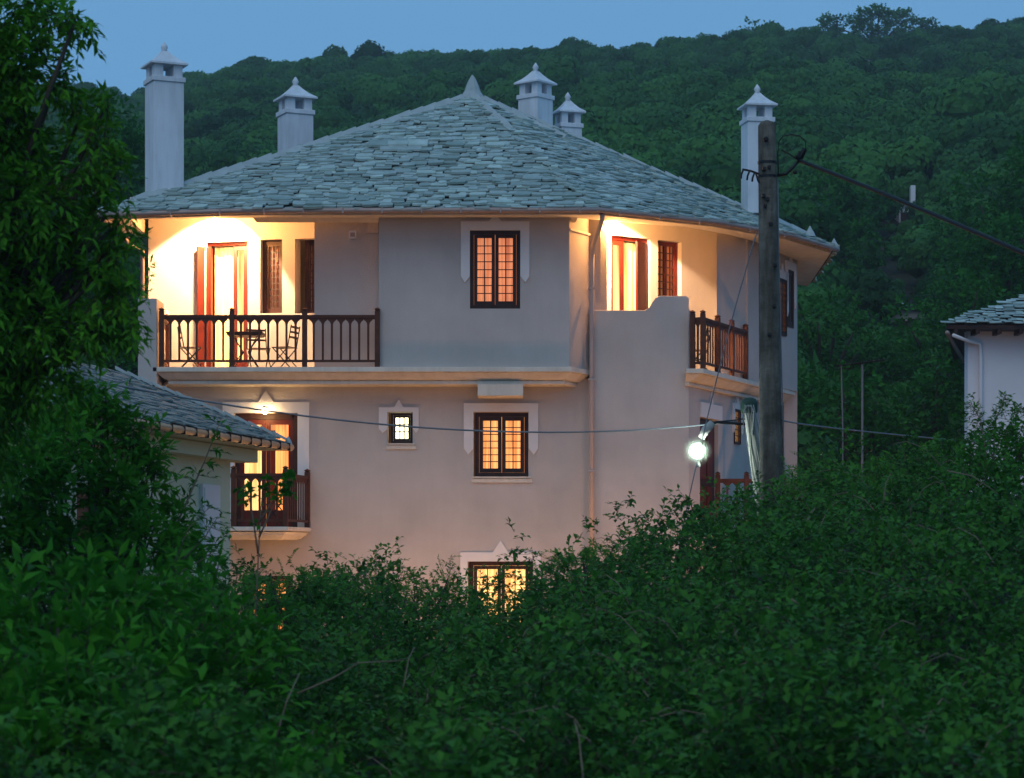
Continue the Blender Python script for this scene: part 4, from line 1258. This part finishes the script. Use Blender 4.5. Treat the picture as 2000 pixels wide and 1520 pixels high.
# bramble thicket over the bank
def thicket():
    n = 26000
    Yv = 9.5 + 17.5*rng.uniform(0, 1, n)**1.15
    half = .232*Yv + .5
    Xv = rng.uniform(-1, 1, n)*half
    Zv = np.array([canopy(x, y) for x, y in zip(Xv, Yv)])
    # lumps and hollows
    lum = np.array([mnoise.noise(Vector((x*1.9, y*1.3, 5.)))*1.1 + mnoise.noise(Vector((x*4.5, y*3.2, 1.)))*.5 for x, y in zip(Xv, Yv)])
    Zv += lum*.60 - rng.uniform(0, 1, n)**1.8*.50
    Q = np.stack([Xv, Yv, Zv], 1)
    T = rng.normal(size=(n, 3))*.7 + np.array([0, -.35, .45])
    lens = .20*rng.uniform(.6, 1.3, n)
    Pm, Dm, Nm, Lm, Wm, segs = twigs(Q, T, lens, 6, .078, .60, 1.0, .25)
    Nm = Nm*.6 + np.array([0, -.25, .75])
    return leaves_mesh('bramble_thicket', Pm, Dm, Nm, Lm, Wm, M['leaf_bramble'], None, extra=segs)
th = thicket(); tag(th, 'tangled dark green brambles covering the bank below the guesthouse', 'brambles', kind='stuff')
# pale dead canes in the thicket
def cane(pts, label, r=.006):
    mb = MB(); P_ = [Vector(p) for p in pts]; fine = []
    for a_, b_ in zip(P_, P_[1:]):
        for k in range(3): fine.append(a_.lerp(b_, k/3))
    fine.append(P_[-1])
    o = mb.tube(fine, r, 5, r2=r*.4).build('dry_cane', M['stem'], None, smooth=True, at=P_[0])
    tag(o, label, 'cane', 'dry canes in the brambles')
cane([P(540,13,1440), P(560,13,1370), P(585,13.2,1315)], 'pale straight cane rising beside the dark hollow')
cane([P(580,14,1355), P(650,14,1325), P(700,14,1295), P(790,14,1290)], 'pale arching cane bending right over the hollow')
cane([P(1215,14,1285), P(1250,14,1320), P(1275,14,1345)], 'short pale cane low in the middle of the brambles')
cane([P(1545,15,1170), P(1575,15,1190), P(1600,15,1215)], 'short pale cane right of the pole foot in the brambles')
cane([P(1850,20,920), P(1900,20,930), P(1950,20,965)], 'pale arching cane below the neighbour wall')
cane([P(1725,20,985), P(1730,20,945), P(1740,20,925)], 'short curved cane right of the utility pole')

mb = MB()
for k in range(170):
    Yk = random.uniform(11.5, 26); Xk = random.uniform(-.2, .22)*Yk; zk = canopy(Xk, Yk)-.15
    an = random.uniform(0, 6.28); ln_ = random.uniform(.25, .6); dx, dy = math.cos(an)*ln_, math.sin(an)*ln_
    mb.tube([(Xk, Yk, zk), (Xk+dx*.4, Yk+dy*.4, zk+.20), (Xk+dx*.8, Yk+dy*.8, zk+.27), (Xk+dx*1.1, Yk+dy*1.1, zk+.24)], .0045, 4, r2=.002)
tag(mb.build('dry_stems', M['stem'], None), 'thin brown bramble stems poking out of the leaves', 'stems', kind='stuff')

# ------------------------------------------------------------------ left outbuilding
ob = empty('outbuilding', (-5.5, 33, -3), 'low cream outbuilding with sloping slate roof beside the guesthouse', 'outbuilding')
Cn = Vector((-3.44, 36.0, 1.66)); d = Vector((1.22, 6.6, 0)).normalized()
Nr = Cn - d*11
Rg = Vector((-6.06, 36.2, 2.74)); Rn = Rg - d*11
LfF = Rg*2 - Cn; LfF.z = Cn.z
mb = MB(); mb.add([Nr, Cn, Rg, Rn, LfF, LfF - d*11], [(0,1,2,3),(2,4,5,3),(1,4,2)])
orf = mb.build('roof', M['under'], ob)
lay_slates([(Nr - d*0, Cn, Nr.lerp(Cn, .5) + (Rg-Cn)*1.0 + Vector((0,0,0)))], orf, pri, 0) if False else None
M['slate_dimmed'] = mat('painted_dim_slate', (.17, .22, .215), .75, .35, 3, .4, 25, spec=.1)  # same slate in a darker copy; dimness of the shallow view painted in
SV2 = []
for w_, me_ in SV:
    m2_ = me_.copy(); m2_.materials[0] = M['slate_dimmed']; SV2.append((w_, m2_))
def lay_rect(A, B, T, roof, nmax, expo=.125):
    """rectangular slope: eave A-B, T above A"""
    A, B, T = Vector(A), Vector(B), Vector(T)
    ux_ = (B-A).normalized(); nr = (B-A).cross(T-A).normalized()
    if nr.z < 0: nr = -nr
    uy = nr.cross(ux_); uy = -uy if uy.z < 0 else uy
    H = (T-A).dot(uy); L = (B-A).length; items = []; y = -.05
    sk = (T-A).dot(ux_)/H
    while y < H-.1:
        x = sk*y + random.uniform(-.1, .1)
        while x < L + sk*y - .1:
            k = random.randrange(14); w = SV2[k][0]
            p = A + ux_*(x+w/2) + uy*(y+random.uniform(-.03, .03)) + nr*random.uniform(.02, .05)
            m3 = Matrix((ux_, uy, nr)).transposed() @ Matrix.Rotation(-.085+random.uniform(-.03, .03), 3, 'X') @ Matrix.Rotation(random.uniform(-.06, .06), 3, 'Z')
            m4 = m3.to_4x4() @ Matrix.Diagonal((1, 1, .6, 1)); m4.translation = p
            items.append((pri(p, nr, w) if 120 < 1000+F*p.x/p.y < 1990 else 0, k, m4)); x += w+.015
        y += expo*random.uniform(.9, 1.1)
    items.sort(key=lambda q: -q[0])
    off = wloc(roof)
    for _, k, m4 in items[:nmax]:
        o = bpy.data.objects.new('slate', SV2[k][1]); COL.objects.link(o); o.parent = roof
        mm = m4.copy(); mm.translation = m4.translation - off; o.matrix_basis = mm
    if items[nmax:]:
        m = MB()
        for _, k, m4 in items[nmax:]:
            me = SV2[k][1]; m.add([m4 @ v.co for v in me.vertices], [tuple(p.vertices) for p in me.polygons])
        o = m.build('slate_courses', M['slate_dimmed'], roof); o['kind'] = 'stuff'
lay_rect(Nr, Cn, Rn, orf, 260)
mb = MB()
for k in range(14):
    a_ = Cn.lerp(Rg, k/14)+Vector((0,0,.05)); b_ = Cn.lerp(Rg, (k+1.1)/14)+Vector((0,0,.07)); s_ = Vector((0, .13, 0))
    mb.add([a_-s_, a_+s_, b_+s_, b_-s_, a_-s_+Vector((0,0,.04)), a_+s_+Vector((0,0,.04)), b_+s_+Vector((0,0,.05)), b_-s_+Vector((0,0,.05))], [(4,5,6,7),(0,1,5,4),(1,2,6,5),(3,0,4,7),(2,3,7,6)])
mb.build('hip_capping', M['mortar'], orf)
ow = Wall(tuple((Nr + Vector((-.72, .3, 0))).xy), tuple(P(450, 35.2)))
holes = [hole(ow, 150, 228, 950, 1180)]
ow.holed(MB(), -3.05, 1.50, holes, .3).build('wall', M['cream'], ob)
ow.box(MB(), holes[0][0]+.02, holes[0][1]-.02, -.25, -.2, holes[0][2], holes[0][3]-.02).build('door', M['dark_wood'], ob)
u0_, Y0_ = ow.at(390); u1_, _ = ow.at(424)
m = MB(); ow.box(m, u0_, u1_, .003, .05, Z(1190, 34.5), Z(948, 34.5)); shh = m.build('shutter', M['trim'], ob)
m = MB(); ow.box(m, u0_+.06, u1_-.06, .05, .062, Z(1185, 34.5), Z(955, 34.5)); m.build('shutter_panel', M['trim'], shh)
ew = Wall(tuple(P(450, 35.2)), (-6.8, 35.5)); ew.box(MB(), 0.3, ew.L, 0, .3, -3.05, 1.5).build('wall', M['cream'], ob)
ce = Wall(tuple(P(452, 35.2)), (P(452, 35.2)[0]-.02, 35.52)); 
m = MB(); sof = [Nr+Vector((.02,0,-.06)), Cn+Vector((.02,-.02,-.06)), Cn+Vector((-3.2,.1,-.06)), Nr+Vector((-3.2,.1,-.06))]
m.add([*sof, *[p+Vector((0,0,-.04)) for p in sof]], [(0,1,2,3),(7,6,5,4),(0,4,5,1),(1,5,6,2)]); m.build('soffit', M['cream'], ob)
cv = Wall(tuple((Nr + Vector((-.36, .15, 0))).xy), tuple((Cn + Vector((-.40, -.42, 0))).xy)); cv.box(MB(), 0, cv.L, -.35, 0, 1.36, 1.55).build('eave_beam', M['cream'], ob)
MB().tube([Nr+Vector((.06,0,-.05)), Cn+Vector((.06,.02,-.05))], .055, 8).build('gutter', M['gutter_brown'], ob, smooth=True)
m = MB()
for k in range(22):
    p = Nr.lerp(Cn, (k+.5)/22); m.box(p.x-.0, p.x+.120, p.y-.006, p.y+.006, p.z-.108, p.z+.01)
m.build('gutter_brackets', M['dark_wood'], ob)['kind'] = 'stuff'
m = MB().lathe(Cn+Vector((.02,0,-.02)), [(.07,0),(.05,.06),(.01,.14)], 6); m.build('finial', M['mortar'], orf)

# ------------------------------------------------------------------ neighbour house at the right edge
nh = empty('neighbour_house', (14, 63, -3), 'white rendered neighbour house with slate roof cut by the right edge', 'house')
wn1 = Wall(P(1890, 60), P(2250, 60.4)); wn1.box(MB(), 0, wn1.L, -.3, 0, -3.0, Z(628, 60)).build('wall', M['white_wall'], nh)
wn2 = Wall((P(1890, 60)[0]+1.75, 68), (P(1890, 60)[0]+.02, 60.31)); wn2.box(MB(), 0, wn2.L, -.3, -.002, -3.0, Z(630, 60)).build('wall', M['white_wall'], nh)
e0 = Vector(P(1848, 59.3, 632)); e1 = Vector((P(2260, 59.3)[0], 59.3, e0.z)); bk = Vector((e0.x+2.0, 69, e0.z)); rg = Vector((P(2150, 63)[0], 64, e0.z+1.75)); rg2 = Vector((e1.x, 64, e0.z+1.75)); 
m = MB().add([e0, e1, rg2, rg, bk], [(0,1,2,3),(0,3,4)]); nr_ = m.build('roof', M['under'], nh)
lay_slates([(e0, e1, Vector((P(2150,63)[0]+0, 64, e0.z+1.75)))], nr_, pri, 120, expo=.19, thin=.5)
m = MB().add([e0+Vector((0,0,-.03)), e1+Vector((0,0,-.03)), e1+Vector((0,1.2,-.03)), bk+Vector((0,0,-.03)), e0+Vector((0,0,-.13)), e1+Vector((0,0,-.13)), e1+Vector((0,1.2,-.13)), bk+Vector((0,0,-.13))],
             [(0,1,5,4),(4,5,6,7),(3,0,4,7)]); m.build('soffit', M['dark_wood'], nh)
m = MB()
for k in range(9):
    x = e0.x + .25 + k*.55; m.box(x-.05, x+.05, 59.32, 60.0, e0.z-.25, e0.z-.132)
m.build('rafter_ends', M['dark_wood'], nh)
MB().tube([P(1862, 59.2, 655), P(1895, 59.8, 668), P(1914, 59.92, 672), P(1916, 59.92, 700), P(1916, 59.92, 1100)], .05, 8).build('drainpipe', M['white_wall'], nh, smooth=True)
MB().tube([P(1850, 59.2, 650), Vector((P(1850,59.2)[0]+2.1, 68, Z(650, 59.2)))], .06, 8).build('gutter', M['gutter'], nh, smooth=True)

# far houses peeping out of the wood
def far_house(px0, px1, y0, y1, Y, label, chim=None, roofh=8, name='far_house'):
    a_ = P(px0, Y, y1); b_ = P(px1, Y, y0)
    r_ = empty(name, ((a_.x+b_.x)/2, Y, a_.z), label, 'house')
    m = MB(); m.box(a_.x, b_.x, Y, Y+6, a_.z-1, b_.z); m.build('wall', M['white_wall'], r_)
    m = MB(); o_ = .5; zt = b_.z; cx = (a_.x+b_.x)/2
    m.add([(a_.x-o_, Y-o_, zt), (b_.x+o_, Y-o_, zt), (b_.x+o_, Y+6+o_, zt), (a_.x-o_, Y+6+o_, zt), (cx, Y+3, zt+roofh*Y/F)], [(0,1,4),(1,2,4),(2,3,4),(3,0,4),(3,2,1,0)])
    m.build('roof', M['slate'], r_)
    m = MB(); w_ = (b_.x-a_.x); 
    for t in (.3, .7): m.box(a_.x+w_*t-.25, a_.x+w_*t+.25, Y-.02, Y+.1, b_.z-1.6, b_.z-.6)
    m.build('window', M['dark_wood'], r_)
    if chim:
        c_ = P(chim[0], Y, chim[2]); t_ = P(chim[1], Y, chim[3]); m = MB(); m.box(c_.x, t_.x, Y, Y+.6, c_.z, t_.z); m.build('chimney', M['white_wall'], r_)
far_house(1757, 1786, 398, 445, 163, 'small far white house with a slim chimney among trees under the cable', (1779, 1788, 398, 362), 6)
far_house(1683, 1700, 118, 136, 330, 'tiny pale house high on the hill below the spreading tree', None, 5)
far_house(1740, 1800, 600, 640, 120, 'grey roofed far house half hidden left of the neighbour house', None, 22)
for px, y, Yl, lab in ((1772, 157, 300, 'brightest tiny street lamp on the hill below the spreading tree'), (1817, 166, 300, 'fainter tiny lamp on the hill right of the brightest one'),
                       (1112, 163, 310, 'tiny yellow lamp on the hill above the shortest chimney')):
    p = P(px, Yl, y)
    r_ = empty('hill_lamp', (p.x, p.y, p.z-5), lab, 'street lamp', 'tiny lamps on the wooded hill')
    MB().lathe(p, [(.02,-.17),(.12,-.12),(.17,0),(.12,.12),(.02,.17)], 8).build('lamp_globe', M['far_lamp'], r_)
    MB().tube([p-Vector((0,0,5)), p-Vector((0,0,.16))], .06, 6).build('post', M['iron'], r_)

# ------------------------------------------------------------------ poles, cables, street lamp
Yp = 30.
pol = empty('utility_pole', (P(1508, Yp)[0], Yp, ground_h(P(1508, Yp)[0], Yp)), 'tall weathered round utility pole in front of the right wing', 'utility pole')
top = P(1498, Yp, 246); bot = P(1507, Yp, 1000); zb_ = ground_h(bot.x, Yp)-.3
ext = bot + (bot-top).normalized()*(bot.z-zb_)
pts_ = [ext, ext.lerp(top, .3), ext.lerp(top, .6), ext.lerp(top, .85), top, top+Vector((.0, 0, .045)), top+Vector((0,0,.07))]
r_b = 24*Yp/F; r_t = 17.5*Yp/F
MB().tube(pts_, [r_b*1.05, r_b*.97, r_b*.88, r_t*1.06, r_t, r_t*.72, r_t*.2], 16).build('pole_shaft', M['pole'], pol, smooth=True)
def ring(c, r, h, n=16): return MB().lathe(c - Vector((0,0,h/2)), [(r*.9, 0), (r, 0.001), (r, h), (r*.9, h+.001)], n)
ring(P(1499, Yp, 318), r_t+.012, .03).build('band', M['iron'], pol)
ring(P(1499, Yp, 345), r_t+.012, .03).build('band', M['iron'], pol)
m = MB(); c = P(1493, Yp, 277); m.lathe((0,0,0), [(.035,0),(.035,.05),(.02,.06)], 8)
m.v = [(c.x+x, c.y-r_t-.03-(z), c.z+y) for x, y, z in m.v]; m.build('bolt', M['iron'], pol)
m = MB()
for px, y in ((1489, 385), (1497, 392), (1492, 405), (1500, 330), (1490, 333), (1503, 440), (1510, 600), (1500, 655), (1512, 520)):
    c = P(px, Yp, y); m.box(c.x-.02, c.x+.02, Yp-r_b-.01, Yp-r_t*.5, c.z-.018, c.z+.018)
m.build('bolts', M['iron'], pol)
m = MB(); m.tube([P(1482, Yp-.05, 340), P(1466, Yp-.08, 334), P(1450, Yp-.1, 331)], .014, 6)
for px, y in ((1452, 331), (1464, 334), (1474, 337)):
    m.tube([P(px, Yp-.1, y), P(px-4, Yp-.1, y+10), P(px-5, Yp-.1, y+18)], .013, 5)
m.tube([P(1476, Yp-.1, 338), P(1480, Yp-.1, 352), P(1483, Yp-.1, 358)], .012, 5)
m.build('hook_bracket', M['iron'], pol, smooth=True)
m = MB(); m.tube([P(1518, Yp-.08, 343), P(1535, Yp-.1, 340), P(1548, Yp-.12, 328), P(1560, Yp-.12, 314)], .020, 8)
m.tube([P(1548, Yp-.12, 337), P(1556, Yp-.12, 337)], .022, 6); m.build('side_bracket', M['iron'], pol, smooth=True)
m = MB(); m.tube([P(1560, Yp-.12, 316), P(1566, Yp-.12, 300), P(1570, Yp-.12, 290)], .028, 8); m.tube([P(1556, Yp-.12, 312), P(1562, Yp-.12, 296)], .02, 6); m.build('insulator', M['iron'], pol, smooth=True)
m = MB(); loop = [(1520,340),(1519,300),(1522,275),(1530,266),(1545,263),(1562,266),(1573,276),(1574,295),(1566,312)]
m.tube([P(a_, Yp-.12, b_) for a_, b_ in loop], .009, 6); m.tube([P(a_, Yp-.05, b_) for a_, b_ in ((1526,293),(1536,298),(1548,305),(1558,312))], .010, 6)
m.build('jumper_cable', M['cable'], pol, smooth=True)
m = MB(); m.tube([P(1519, Yp, 350), P(1521, Yp, 500), P(1526, Yp, 700), P(1530, Yp, 860), P(1531, Yp, 1010)], .009, 5); m.build('down_wire', M['grey_cable'], pol, smooth=True)

def cable(pts, r, label, mt='cable', name='overhead_cable', n=24):
    P_ = [Vector(p) for p in pts]
    # smooth curve through three points
    a_, b_, c_ = P_
    out = []
    for i in range(n+1):
        t = i/n
        ctrl = b_*2 - (a_+c_)*.5
        out.append(a_*(1-t)**2 + ctrl*2*t*(1-t) + c_*t*t)
    o = MB().tube(out, r, 6).build(name, M[mt], None, smooth=True, at=P_[0]); tag(o, label, 'cable'); return o
cable([P(1562, Yp-.12, 314), P(1790, 27.5, 405), P(2080, 25, 530)], .026, 'thick black cable sloping from the pole top to the right edge')
cable([P(-60, 27, 690), P(780, 30, 832), P(1440, 31, 823)], .012, 'thin sagging cable crossing the whole guesthouse front', 'grey_cable')
cable([P(1526, 30.2, 821), P(1680, 38, 842), P(1935, 50, 866)], .012, 'thin cable running right from the pole past the masts', 'grey_cable')
cable([P(1478, 30, 455), P(1405, 30.3, 720), P(1330, 30.8, 1045)], .008, 'thin slanting guy wire crossing the right balcony', 'grey_cable', 'guy_wire')

Ys2 = 30.8
lp = empty('leaning_pole', (P(1500, Ys2)[0], Ys2, ground_h(P(1500, Ys2)[0], Ys2)), 'short leaning pole wrapped in cables beside the utility pole', 'pole')
a_ = P(1463, Ys2, 792); b_ = P(1492, Ys2, 1010); ext = b_ + (b_-a_)*.5
MB().tube([ext, b_, a_.lerp(b_, .5), a_, a_+Vector((0,0,.05))], [.10, .095, .09, .085, .05], 12).build('pole_shaft', M['concrete'], lp, smooth=True)
m = MB()
for k in range(6):
    ox = -.075 + .026*k + random.uniform(-.01, .01)
    pts_ = []
    for j in range(9):
        t = j/8; p = a_.lerp(ext, t*1.0) + Vector((ox + .018*math.sin(j*1.7+k), -.115 - .01*(k % 2), 0)); pts_.append(p)
    m.tube(pts_, .009, 5)
m.build('cable_bundle', M['pale_cable'], lp, smooth=True)
m = MB(); m.tube([P(1452, Ys2-.13, 850), P(1453, Ys2-.14, 805), P(1458, Ys2-.15, 793), P(1467, Ys2-.15, 793), P(1473, Ys2-.14, 806), P(1470, Ys2-.14, 850)], .012, 6)
m.build('cable_loop', M['grey_cable'], lp, smooth=True)
m = MB(); m.lathe(P(1463, Ys2, 800), [(.10,-.05),(.112,-.02),(.115,.08),(.09,.14),(.05,.155)], 12); m.build('pole_cap', M['dark_green'], lp, smooth=True)

sl = empty('street_lamp', (P(1400, Ys2)[0], Ys2, Z(830, Ys2)), 'lit white street lamp on a side arm of the leaning pole', 'street lamp')
m = MB(); m.tube([P(1455, Ys2-.12, 829), P(1430, Ys2-.15, 827), P(1400, Ys2-.2, 825), P(1384, Ys2-.22, 828)], .018, 8); m.tube([P(1455, Ys2-.12, 818), P(1425, Ys2-.15, 822), P(1400, Ys2-.2, 824)], .010, 6)
m.build('arm', M['iron'], sl, smooth=True)
m = MB(); m.tube([P(1392, Ys2-.21, 826), P(1378, Ys2-.22, 840), P(1370, Ys2-.22, 856)], [.05, .06, .045], 10); m.build('lamp_housing', M['concrete'], sl, smooth=True)
gc = P(1362, Ys2-.22, 881); gr = .078
prof = [(gr*math.sin(t), gr*math.cos(t)) for t in [math.pi*(i+.15)/10.3 for i in range(11)]]
MB().lathe(gc, prof, 16).build('lamp_globe', M['globe'], sl, smooth=True)
def halo(f):
    m, nt, b = newmat('glare_halo'); out = nt.nodes['Material Output']
    t = nt.nodes.new('ShaderNodeBsdfTransparent'); tl = nt.nodes.new('ShaderNodeBsdfTranslucent'); tl.inputs[0].default_value = (.75, .95, .82, 1)
    mx = nt.nodes.new('ShaderNodeMixShader'); mx.inputs[0].default_value = f
    nt.links.new(t.outputs[0], mx.inputs[1]); nt.links.new(tl.outputs[0], mx.inputs[2]); nt.links.new(mx.outputs[0], out.inputs[0]); return m
for k_, f_ in ((1.45, .03), (1.9, .010), (2.4, .0035)):  # shells added around the bulb to imitate lens glare as a soft halo
    M['halo'] = halo(f_)
    g2 = gr*k_; MB().lathe(gc, [(g2*math.sin(t), g2*math.cos(t)) for t in [math.pi*(i+.15)/14.3 for i in range(15)]], 24).build('halo_shell', M['halo'], sl, smooth=True)
gr = gr*2.0
m = MB(); m.tube([gc - Vector((0,0,gr)), gc - Vector((-.02,0,gr+.05))], .03, 6); m.build('globe_foot', M['concrete'], sl)

# thin masts with aerials on the right
for px, y0_, y1_, lab in ((1645, 712, 930, 'thin crooked mast left of the taller aerial mast'), (1684, 712, 930, 'straight grey aerial mast right of the crooked one')):
    Ym = 52.; b_ = P(px, Ym, y1_)
    r_ = empty('aerial_mast', (b_.x, Ym, -3), lab, 'mast', 'aerial masts right of the guesthouse')
    t_ = P(px+(-2 if px < 1660 else 0), Ym, y0_)
    MB().tube([Vector((b_.x, Ym, -3)), b_.lerp(t_, .4)+Vector((.02 if px < 1660 else 0, 0, 0)), t_], .026 if px > 1660 else .016, 6).build('mast_tube', M['grey_cable'], r_)
    m = MB()
    if px > 1660:
        m.tube([P(1630, Ym, 716), P(1730, Ym, 703)], .015, 5)
        for k in range(9):
            c = P(1640+k*10, Ym, 714.5-k*1.3); m.box(c.x-.008, c.x+.008, Ym-.3, Ym+.3, c.z-.008, c.z+.02)
    else:
        m.tube([P(1632, Ym, 722), P(1662, Ym, 719)], .012, 5)
    m.build('aerial', M['iron'], r_)

# ------------------------------------------------------------------ balcony furniture
def chair(loc, rz, label, group):
    r_ = empty('folding_chair', (0, 0, 0), label, 'chair', group)
    m = MB(); t = .012
    for k in range(5): m.box(-.2, .2, -.19+k*.08, -.125+k*.08, .44, .455)
    m.build('seat', M['iron_wood'], r_)
    for s in (-1, 1):
        m = MB(); m.tube([(s*.2, .26, .0), (s*.2, -.16, .44), (s*.2, -.24, .88)], t, 5); m.build('leg', M['iron'], r_)
        m = MB(); m.tube([(s*.185, -.24, .0), (s*.185, .18, .44)], t, 5); m.build('leg', M['iron'], r_)
    m = MB()
    for z in (.62, .72, .82): m.box(-.2, .2, -.245+(.88-z)*.15, -.23+(.88-z)*.15, z, z+.04)
    m.build('backrest', M['iron_wood'], r_)
    r_.location = loc; r_.rotation_euler = (0, 0, rz); LOC[r_.name] = Vector(loc)
    return r_
c0 = chair((P(372, 46.7)[0], 46.75, ZF), R(-75), 'slim metal chair at the left end of the upper left balcony', 'slim metal balcony chairs')
for x, y, z, rz, lab in ((P(556, 46.7)[0], 46.7, ZF, R(70), 'slim metal chair right of the table on the upper left balcony'),
                         (P(505, 47)[0], 47.0, ZF, R(200), 'slim metal chair behind the table on the upper left balcony'),
                         (P(545, 45.8)[0], 45.9, .5, R(60), 'slim metal chair on the small lower left balcony'),
                         (P(1362, 47.4)[0], 47.4, ZF, R(75), 'slim metal chair behind the railing of the upper right balcony')):
    c = copy_tree(c0); c.location = (x, y, z); c.rotation_euler = (0, 0, rz); c['label'] = lab
tb = empty('balcony_table', (P(480, 46.6)[0], 46.6, ZF), 'small square metal table on the upper left balcony', 'table')
X_ = P(480, 46.6)[0]
m = MB(); m.box(X_-.36, X_+.36, 46.3, 46.9, ZF+.70, ZF+.735); m.box(X_-.34, X_+.34, 46.32, 46.88, ZF+.66, ZF+.70); m.build('table_top', M['iron_wood'], tb, bevel=.004)
for s in (-1, 1):
    m = MB(); m.tube([(X_+s*.28, 46.4, ZF), (X_+s*.05, 46.55, ZF+.35), (X_+s*.25, 46.75, ZF+.67)], .013, 5); m.build('leg', M['iron'], tb)
    m = MB(); m.tube([(X_+s*.28, 46.8, ZF), (X_+s*.05, 46.65, ZF+.35), (X_+s*.25, 46.45, ZF+.67)], .013, 5); m.build('leg', M['iron'], tb)
# climbing plant at the balcony's left corner
sprig_plant('climbing_vine', 'small dark vine climbing the left balcony corner under the eave', 'vine', [[(-7.15, 45.98, 4.6), (-7.1, 45.98, 5.2), (-7.05, 45.98, 5.75)]], .10, .5, M['leaf_tree'], 12, r=.01, tw=1, twl=.08, cover=(.2, 1))
# garden lamps on the ground between the bank and the house
for x, y, e, lab in ((-3.6, 44.3, 150, 'leftmost warm garden lamp near the front wall'), (-1.0, 44.2, 150, 'warm garden lamp below the small window'),
                     (2.4, 44.0, 210, 'warm garden lamp at the foot of the right wing'), (6.3, 45.6, 480, 'warm garden lamp round the corner of the right wing')):
    r_ = empty('garden_lamp', (x, y, -3), lab, 'lamp', 'garden lamps before the guesthouse')
    MB().tube([(x, y, -3), (x, y, -2.1)], .03, 8).build('post', M['iron'], r_)
    l_ = bulb((x, y, -2.0), 'lamp_head', e, (1.0, .45, .16), .08, r_)

# ------------------------------------------------------------------ evening haze
mb = MB().box(-700, 700, -40, 960, -60, 135)
hz = mb.build('haze', None, None)
hm = bpy.data.materials.new('haze'); hm.use_nodes = True; hn = hm.node_tree; hn.nodes.clear()
ho = hn.nodes.new('ShaderNodeOutputMaterial'); pv = hn.nodes.new('ShaderNodeVolumePrincipled')
pv.inputs['Color'].default_value = (.80, .90, 1.0, 1); pv.inputs['Density'].default_value = .00036; pv.inputs['Anisotropy'].default_value = 0.0
hn.links.new(pv.outputs[0], ho.inputs['Volume'])
hz.data.materials.append(hm)
tag(hz, 'faint blue evening haze over the hill', 'haze', kind='stuff')
